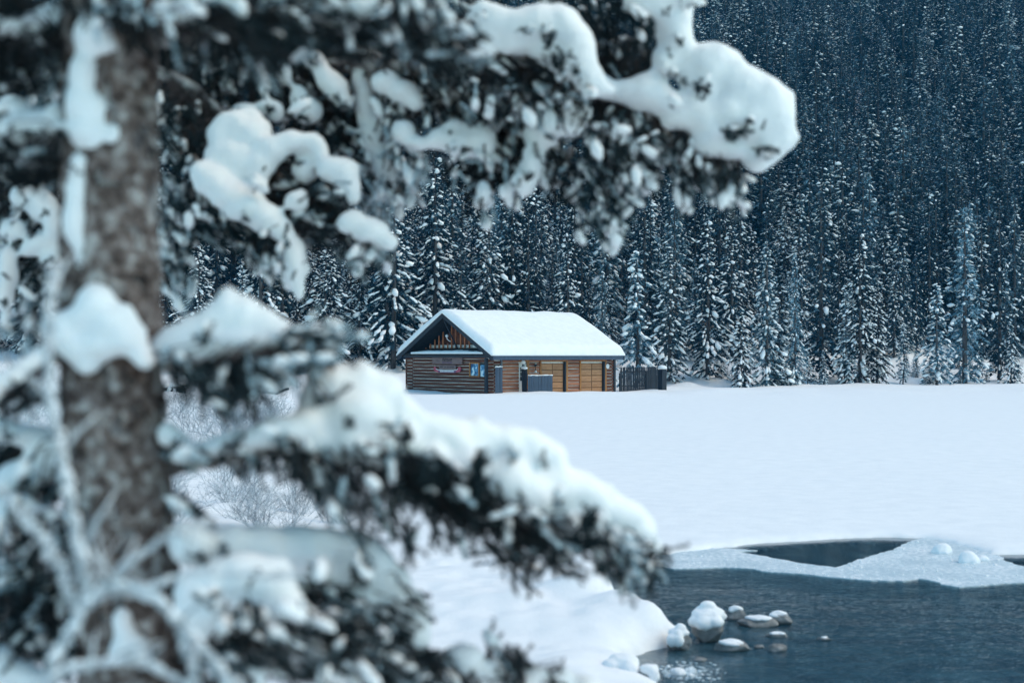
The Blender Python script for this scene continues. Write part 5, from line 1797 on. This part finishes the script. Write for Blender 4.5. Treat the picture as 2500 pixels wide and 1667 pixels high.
bough(near_tree, YT, [(190, 120, 0), (120, 90, .1), (40, 80, .15), (-80, 90, .2)], 0.018, 0.010,
      [(130, 50, 32, 36, .1), (95, 65, 46, 34, .1), (105, 95, 32, 24, .1), (40, 62, 50, 26, .12), (-20, 65, 50, 28, .15), (180, 60, 26, 20, .05)],
      [(60, 115, 110, 30, 60, .12, D, .12), (60, 170, 90, 40, 70, .15, D, .15), (30, 20, 60, 24, 36, .1, (-.6, .3), .12), (160, 160, 40, 50, 30, .2, D, .05), (250, 20, 90, 30, 60, .25, D, -.05), (320, 60, 40, 50, 30, .1, D, -.1)], 22)



def upper_crown(root, cx, cy, z0, z1, r0, seed):
    """The rest of the tree above: whorled, drooping boughs with needles and snow."""
    g = np.random.default_rng(seed)
    st, nd, sn = MB(), TriBag(), TriBag()
    z, ph = z0, 0.0
    while z < z1:
        R_ = r0 * (1 - (z - z0) / (z1 - z0 + 1.2)) ** 0.8
        for k in range(7):
            a_ = ph + k * 0.898 + g.normal(0, .15)
            L_ = R_ * g.uniform(.75, 1.1)
            ca, sa = math.cos(a_), math.sin(a_)
            pts_ = [Vector((cx + ca * L_ * s, cy + sa * L_ * s, z - 0.32 * L_ * s * s + 0.08 * s + g.normal(0, .02))) for s in (0.05, .35, .7, 1.0)]
            st.tube(pts_, [.022, .016, .011, .004], 5, False)
            for q in range(30):
                s = g.uniform(.2, 1.0)
                w = (0.10 + 0.26 * L_ * (1.05 - s)) * g.normal(0, .7)
                c = np.array([cx + ca * L_ * s - sa * w, cy + sa * L_ * s + ca * w, z - 0.32 * L_ * s * s - abs(w) * .25 + g.normal(0, .03)])
                d = np.array([ca - sa * np.sign(w) * .7 + g.normal(0, .3), sa + ca * np.sign(w) * .7 + g.normal(0, .3), -.45 + g.normal(0, .25)]); d /= np.linalg.norm(d)
                m = 16
                t = g.random(m)[:, None]
                rad = g.normal(0, 1, (m, 3)); n_ = d * .6 + rad / np.linalg.norm(rad, axis=1)[:, None]
                base_ = c + d * t * 0.16
                side = np.cross(n_, g.normal(0, 1, (m, 3))); side /= np.linalg.norm(side, axis=1)[:, None]; side *= .006
                nd.add(np.stack([base_ - side, base_ + side, base_ + n_ * .035], 1).reshape(-1, 3), np.arange(3 * m).reshape(-1, 3))
                if g.random() < .55:
                    r = g.uniform(.03, .10)
                    v_ = ICO1[0] * np.array([r * 1.2, r, r * .55]) * (1 + g.normal(0, .15, (len(ICO1[0]), 1)))
                    sn.add(v_ + c + np.array([0, 0, .05]), ICO1[1])
        ph += .5
        z += 0.34
    br = putw("upper_crown", st.mesh("upper_crown", M['bark'], True), root)
    tag(br, kind='stuff')
    V_, T_ = nd.get(); tag(put("needles", np_mesh("needles", V_, T_, [M['needle']]), br), kind='stuff')
    V_, T_ = sn.get(); tag(put("snow", np_mesh("snow", V_, T_, [M['snow_fine']], smooth=True), br), kind='stuff')


tt_ = P(262, -420, YT)
upper_crown(near_tree, tt_.x, YT, 4.85, 9.8, 1.75, 61)
putw("trunk_top", MB().tube([tt_ - Vector((0, 0, .05)), Vector((tt_.x, YT, 6.5)), Vector((tt_.x + .03, YT, 9.8))], [.10, .07, .015], 12).mesh("trunk_top", M['bark'], True), near_tree)

# ---- second spruce, a few metres behind
Y2 = 6.6
b2 = P(300, 1000, 7.0)
back_tree = empty("spruce_tree", (b2.x, 7.0, gz(b2.x, 7.0)))
tag(back_tree, "second near spruce behind the huge trunk whose long boughs reach out over the cabin", "spruce tree")
t2 = MB().tube([(b2.x, 7.0, back_tree.location.z - .2), (b2.x + .02, 7.0, 3.0), (b2.x, 7.0, 6.5), (b2.x, 7.0, 11.2)], [0.15, 0.13, 0.10, .015], 12)
putw("trunk", t2.mesh("trunk", M['bark'], True), back_tree)
upper_crown(back_tree, b2.x, 7.0, 5.7, 11.0, 1.9, 62)
# A: the great bough tip at the upper right
bough(back_tree, Y2, [(300, 60, .35), (700, 120, .2), (1050, 175, .1), (1300, 215, 0), (1460, 240, 0), (1600, 272, 0), (1680, 322, 0), (1740, 382, -.02), (1795, 392, -.03), (1860, 368, -.05)], 0.040, 0.008,
      [(1650, 0, 46, 60), (1640, 50, 48, 60), (1650, 100, 40, 50), (1625, 150, 34, 36), (1600, 20, 50, 44), (1570, 0, 46, 36), (1660, -60, 40, 60),
       (1735, 160, 56, 58), (1780, 190, 52, 50), (1720, 215, 44, 44), (1680, 185, 24, 30), (1810, 220, 66, 58), (1860, 245, 62, 58), (1895, 290, 46, 56), (1905, 335, 36, 38), (1840, 300, 66, 54), (1780, 280, 62, 50), (1720, 290, 52, 44), (1735, 345, 44, 38), (1780, 365, 42, 22), (1690, 265, 40, 40), (1870, 350, 40, 34), (1660, 280, 44, 34),
       (1580, 222, 56, 40), (1620, 250, 46, 32), (1540, 225, 44, 28), (1495, 222, 40, 20), (1455, 205, 34, 24), (1850, 395, 30, 26), (1880, 375, 26, 22)],
      [(1500, 60, 110, 70, 150, .06, D, .1), (1540, 150, 70, 50, 90, .08, D, .1), (1450, 120, 70, 80, 90, .06, D, .15), (1440, 20, 120, 40, 80, .05, RGT, .15), (1578, 75, 22, 34, 60, .0, D, -.27, 1), (1712, 218, 20, 26, 50, .0, D, -.27, 1),
       (1500, 320, 90, 50, 90, .6, (.1, .9)), (1600, 350, 70, 50, 70, .5, (.2, .9)), (1480, 400, 70, 60, 110, .25, (.2, .9)), (1560, 420, 60, 60, 60, .45, (.3, .9)), (1690, 410, 60, 50, 90, .25, D), (1760, 430, 50, 30, 50, .45, D), (1665, 470, 18, 36, 14, .2, D), (1790, 480, 28, 44, 26, .65, (.25, .9)), (1740, 460, 60, 24, 36, .3, D), (1500, 500, 50, 60, 70, .25, D), (1460, 560, 60, 30, 30, .55, D), (1510, 570, 20, 26, 9, .4, D), (1430, 570, 16, 26, 8, .5, D), (1790, 325, 30, 12, 50, .0, (.6, .4), -.31, 1), (1410, 460, 40, 60, 40, .2, D), (1875, 368, 20, 8, 24, 0, RGT, -.27, 1)], 31, 0.019, 0.008)
# B: snow ridge left of it
bough(back_tree, Y2, [(300, -60, .3), (700, 40, .1), (1000, 90, -.1), (1180, 130, -.2), (1330, 165, -.25), (1430, 205, -.25)], 0.032, 0.010,
      [(1180, 30, 26, 26, -.2), (1215, 60, 48, 40, -.2), (1265, 72, 58, 46, -.2), (1320, 62, 58, 48, -.22), (1365, 60, 50, 46, -.22), (1395, 100, 44, 52, -.22), (1415, 150, 40, 50, -.22), (1440, 195, 34, 34, -.22), (1470, 222, 34, 18, -.2), (1350, 120, 54, 40, -.2), (1260, 110, 46, 22, -.2), (1380, 150, 40, 34, -.22), (1200, 95, 30, 26, -.2)],
      [(1180, 160, 90, 50, 110, .08, RGT, -.15), (1290, 180, 90, 50, 110, .08, RGT, -.2), (1380, 200, 60, 50, 70, .15, RGT, -.22), (1250, 250, 140, 40, 100, .25, D, -.15), (1370, 270, 80, 40, 60, .5, D, -.15), (1335, 92, 14, 26, 36, 0, (.5, -.8), -.47, 1), (1100, 130, 90, 60, 80, .3, RGT, -.1), (1150, 30, 90, 30, 40, .15, RGT, 0), (1365, 140, 16, 24, 40, 0, (.3, .9), -.47, 1)], 32, 0.018, 0.008)
# E: hanging boughs in the upper middle
bough(back_tree, Y2, [(300, 30, .5), (700, 130, .35), (950, 190, .25), (1090, 260, .2), (1180, 340, .2), (1250, 420, .2)], 0.026, 0.008,
      [(940, 200, 34, 26, .2), (985, 225, 32, 28, .2), (1015, 250, 20, 24, .2), (1090, 340, 44, 26, .15), (1140, 350, 46, 36, .15), (1180, 345, 30, 40, .15), (1110, 320, 26, 30, .15), (1020, 350, 40, 13, .15), (985, 320, 26, 26, .15), (1300, 390, 26, 60, .1), (1280, 440, 22, 40, .1), (1320, 330, 40, 34, .1), (1390, 300, 40, 34, 0), (1420, 270, 26, 30, 0), (1180, 470, 14, 30, .1), (1230, 470, 10, 16, .1)],
      [(1000, 180, 110, 60, 110, .35, D, .2), (1100, 220, 110, 60, 100, .3, D, .2), (1130, 290, 110, 40, 70, .65, D, .15), (1170, 420, 90, 50, 110, .18, D, .2), (1230, 380, 60, 70, 80, .25, D, .2), (1260, 300, 60, 50, 50, .6, D, .2), (970, 290, 60, 60, 60, .25, D, .25), (990, 390, 60, 40, 40, .6, D, .25), (1020, 430, 30, 30, 16, .75, D, .2), (1170, 490, 40, 40, 24, .5, D, .15), (1240, 470, 30, 24, 16, .5, D, .15), (1330, 380, 60, 70, 60, .45, D, .1), (1370, 440, 50, 60, 50, .2, D, .1)], 33, 0.017, 0.008)
bough(back_tree, Y2, [(300, 100, .6), (600, 150, .5), (800, 240, .45), (930, 370, .4), (980, 480, .4)], 0.024, 0.007,
      [(880, 190, 20, 40, .4), (895, 260, 24, 60, .4), (915, 330, 30, 60, .4), (935, 390, 22, 50, .4), (950, 440, 16, 40, .4), (900, 150, 30, 30, .4)],
      [(880, 160, 70, 60, 60, .55, D, .45), (900, 270, 50, 90, 40, .7, D, .45), (930, 420, 50, 70, 60, .7, D, .4), (980, 470, 40, 40, 40, .7, D, .4), (840, 360, 60, 60, 60, .2, RGT, .45), (890, 430, 50, 60, 50, .25, RGT, .45), (920, 520, 50, 50, 46, .6, D, .4)], 34, 0.018, 0.008)
# D: the inner cluster right of the trunk
bough(back_tree, Y2, [(300, 130, .3), (480, 220, .2), (600, 350, .1), (720, 470, 0), (830, 540, -.1), (950, 600, -.15)], 0.034, 0.010,
      [(545, 330, 38, 36), (580, 310, 56, 38), (615, 325, 46, 42), (560, 355, 46, 24), (640, 345, 20, 22),
       (545, 385, 44, 34, -.02), (590, 405, 44, 34, -.02), (570, 375, 60, 26, -.02), (635, 400, 34, 36, -.05), (632, 440, 22, 24, -.05), (665, 365, 40, 30, -.05), (710, 345, 44, 22, -.05), (755, 345, 34, 22, -.05), (780, 370, 18, 26, -.05),
       (490, 420, 26, 26, -.1), (520, 445, 42, 36, -.1), (560, 475, 46, 38, -.1), (605, 505, 46, 38, -.1), (645, 530, 42, 34, -.1), (680, 555, 32, 28, -.1), (700, 580, 22, 22, -.1),
       (810, 415, 34, 28, -.1), (840, 425, 32, 36, -.1), (862, 465, 16, 34, -.1), (725, 490, 26, 26, -.1), (745, 415, 28, 34, 0), (860, 545, 38, 26, -.15), (900, 565, 40, 30, -.15), (945, 590, 28, 20, -.15), (720, 640, 26, 60, -.1), (730, 700, 10, 30, -.1)],
      [(450, 330, 60, 80, 110, .15, D), (440, 430, 50, 80, 100, .18, D), (500, 520, 90, 60, 130, .2, D, -.05), (580, 570, 80, 50, 110, .12, RGT, -.05), (650, 610, 70, 50, 80, .35, D, -.08), (690, 660, 40, 50, 36, .6, D, -.08), (720, 420, 60, 50, 70, .12, RGT), (720, 540, 70, 60, 90, .2, RGT), (800, 480, 60, 50, 80, .15, RGT, -.05), (830, 570, 70, 50, 80, .25, RGT, -.1), (880, 610, 60, 34, 50, .35, D, -.12), (920, 630, 40, 30, 26, .4, D, -.12), (880, 660, 20, 20, 8, .6, D, -.12),
       (430, 560, 50, 70, 80, .4, D), (420, 650, 40, 50, 50, .35, D, -.02), (440, 700, 40, 40, 26, .75, D, -.02), (400, 300, 40, 60, 40, .3, D)], 35, 0.017, 0.008)
bough(back_tree, Y2, [(300, 60, .4), (450, 120, .4), (600, 160, .4), (740, 200, .4), (850, 280, .4)], 0.028, 0.008,
      [(585, 122, 22, 18, .2), (620, 130, 34, 20, .2), (735, 120, 18, 14, .3), (760, 140, 22, 18, .3), (780, 165, 18, 22, .3), (800, 195, 26, 26, .3), (822, 220, 24, 28, .3), (840, 248, 18, 22, .3), (645, 205, 14, 28, .3), (700, 180, 12, 26, .3), (600, 270, 30, 16, .3), (655, 262, 26, 16, .3), (675, 275, 16, 24, .3), (750, 270, 34, 30, .35), (730, 240, 20, 30, .35)],
      [(480, 170, 100, 60, 150, .08, D, .45), (480, 250, 100, 50, 130, .06, D, .5), (600, 220, 90, 80, 150, .1, D, .5), (700, 200, 90, 90, 150, .14, D, .5), (680, 300, 90, 60, 110, .12, D, .55), (800, 300, 70, 60, 90, .3, RGT, .45), (560, 150, 70, 40, 40, .5, D, .25), (800, 130, 90, 50, 80, .2, RGT, .4), (830, 350, 60, 40, 50, .15, RGT, .4), (420, 190, 40, 60, 50, .1, D, .5)], 36, 0.016, 0.006)
# left boughs of the second spruce
bough(back_tree, Y2, [(295, 80, .4), (150, 140, .4), (20, 220, .4), (-120, 320, .4)], 0.026, 0.010,
      [(60, 140, 16, 30, .35), (50, 190, 20, 18, .35), (30, 250, 30, 18, .35), (140, 200, 22, 40, .35)],
      [(60, 200, 110, 60, 130, .28, (-.5, .7), .4), (40, 120, 110, 40, 90, .15, (-.5, .5), .45), (120, 230, 60, 60, 60, .3, D, .4)], 37, 0.016)
bough(back_tree, Y2, [(295, 330, .4), (160, 400, .4), (20, 470, .4), (-120, 560, .4)], 0.026, 0.010,
      [(60, 480, 34, 26, .35), (100, 500, 30, 40, .35), (130, 540, 20, 50, .35), (30, 560, 30, 24, .35), (90, 600, 44, 20, .35, -25), (130, 630, 30, 16, .35, -25), (20, 660, 18, 60, .35), (10, 720, 22, 40, .35)],
      [(60, 430, 110, 50, 110, .18, (-.5, .7), .4), (60, 520, 100, 60, 110, .35, (-.5, .7), .4), (90, 660, 90, 60, 120, .15, (-.5, .7), .45), (40, 600, 80, 50, 70, .4, (-.5, .6), .4), (120, 720, 60, 40, 36, .5, D, .4), (60, 740, 80, 24, 30, .45, D, .4)], 38, 0.017)

# ------------------------------------------------------------------ rimed shrub stems right in front
YS = 2.75
sb = P(200, 2100, YS)
shrub = empty("rimed_shrub", (sb.x, YS, gz(sb.x, YS)))
tag(shrub, "bare shrub of arching pale rime-coated stems in front of the huge trunk's foot", "shrub")
STEMS = [
    ([(120, 2300, .1), (118, 1700), (150, 1590), (200, 1490), (255, 1445), (310, 1435), (380, 1465), (450, 1530), (520, 1610), (600, 1720), (660, 1900, -.1)], 15, 10),
    ([(240, 1450), (290, 1400), (350, 1350), (430, 1300), (520, 1268, .1)], 12, 6),
    ([(225, 1452), (200, 1360), (178, 1250), (160, 1160), (142, 1080), (125, 960), (118, 850), (122, 740), (135, 640, .1)], 14, 11),
    ([(190, 1500), (165, 1440), (140, 1370), (95, 1310), (50, 1260), (0, 1190)], 12, 8),
    ([(200, 1470), (205, 1420), (185, 1380)], 9, 6),
    ([(60, 2300), (90, 1720), (150, 1650), (220, 1620), (290, 1612), (370, 1625), (440, 1665), (500, 1740)], 12, 8),
    ([(440, 2200), (470, 1720), (470, 1640), (455, 1580), (440, 1540)], 11, 7),
    ([(300, 1432), (420, 1410), (540, 1402), (660, 1405), (760, 1412)], 9, 6),
]
for k, (pp, ra, rb) in enumerate(STEMS):
    w_ = [P(u, v, YS + (q[0] if q else 0)) for u, v, *q in pp]
    n = len(w_)
    fine = []
    for i in range(n - 1):
        p0, p1, p2, p3 = w_[max(i - 1, 0)], w_[i], w_[i + 1], w_[min(i + 2, n - 1)]
        for j in range(6):
            t = j / 6
            fine.append(0.5 * ((2 * p1) + (p2 - p0) * t + (2 * p0 - 5 * p1 + 4 * p2 - p3) * t * t + (3 * p1 - p0 - 3 * p2 + p3) * t ** 3))
    fine.append(w_[-1])
    fine = [p + Vector((random.gauss(0, .0035), random.gauss(0, .004), random.gauss(0, .0035))) for p in fine]
    rr = [(ra + (rb - ra) * i / (len(fine) - 1)) * YS / F * random.uniform(.88, 1.15) for i in range(len(fine))]
    st_ = MB().tube(fine, rr, 8)
    for q in range(5):
        i0 = random.randint(3, len(fine) - 2)
        dv = (fine[i0] - fine[i0 - 1]).normalized()
        sd_v = Vector((random.gauss(0, 1), random.gauss(0, .6), random.gauss(.4, .7)))
        e_ = (dv * .7 + sd_v * .6).normalized() * random.uniform(.05, .16)
        st_.tube([fine[i0], fine[i0] + e_ * .5 + Vector((0, 0, .006)), fine[i0] + e_], [rr[i0] * .6, rr[i0] * .45, rr[i0] * .22], 6)
    sm_ = putw("stem", st_.mesh("stem", M['rime'], True), shrub)
    up = [(p.x, p.y, p.z + r * .7, r * 1.1, r * .9, r * .75) for p, r in zip(fine, rr) if random.random() < .7]
    put("snow", blob_mesh("snow", up, 0.004, M['snow_fine'], 0.002, 2), sm_)

# ------------------------------------------------------------------ thin cold air over the valley
hz = MB().box(-420, 420, -40, 480, -2.0, 330)
m = bpy.data.materials.new("cold_air"); m.use_nodes = True
nt = m.node_tree; nt.nodes.remove(nt.nodes["Principled BSDF"])
pv = nt.nodes.new("ShaderNodeVolumePrincipled")
pv.inputs['Color'].default_value = (0.07, 0.50, 1.0, 1)
pv.inputs['Density'].default_value = 0.00027
pv.inputs['Anisotropy'].default_value = 0.1
nt.links.new(pv.outputs[0], nt.nodes["Material Output"].inputs['Volume'])
tag(hz.build("haze", m), kind='stuff')
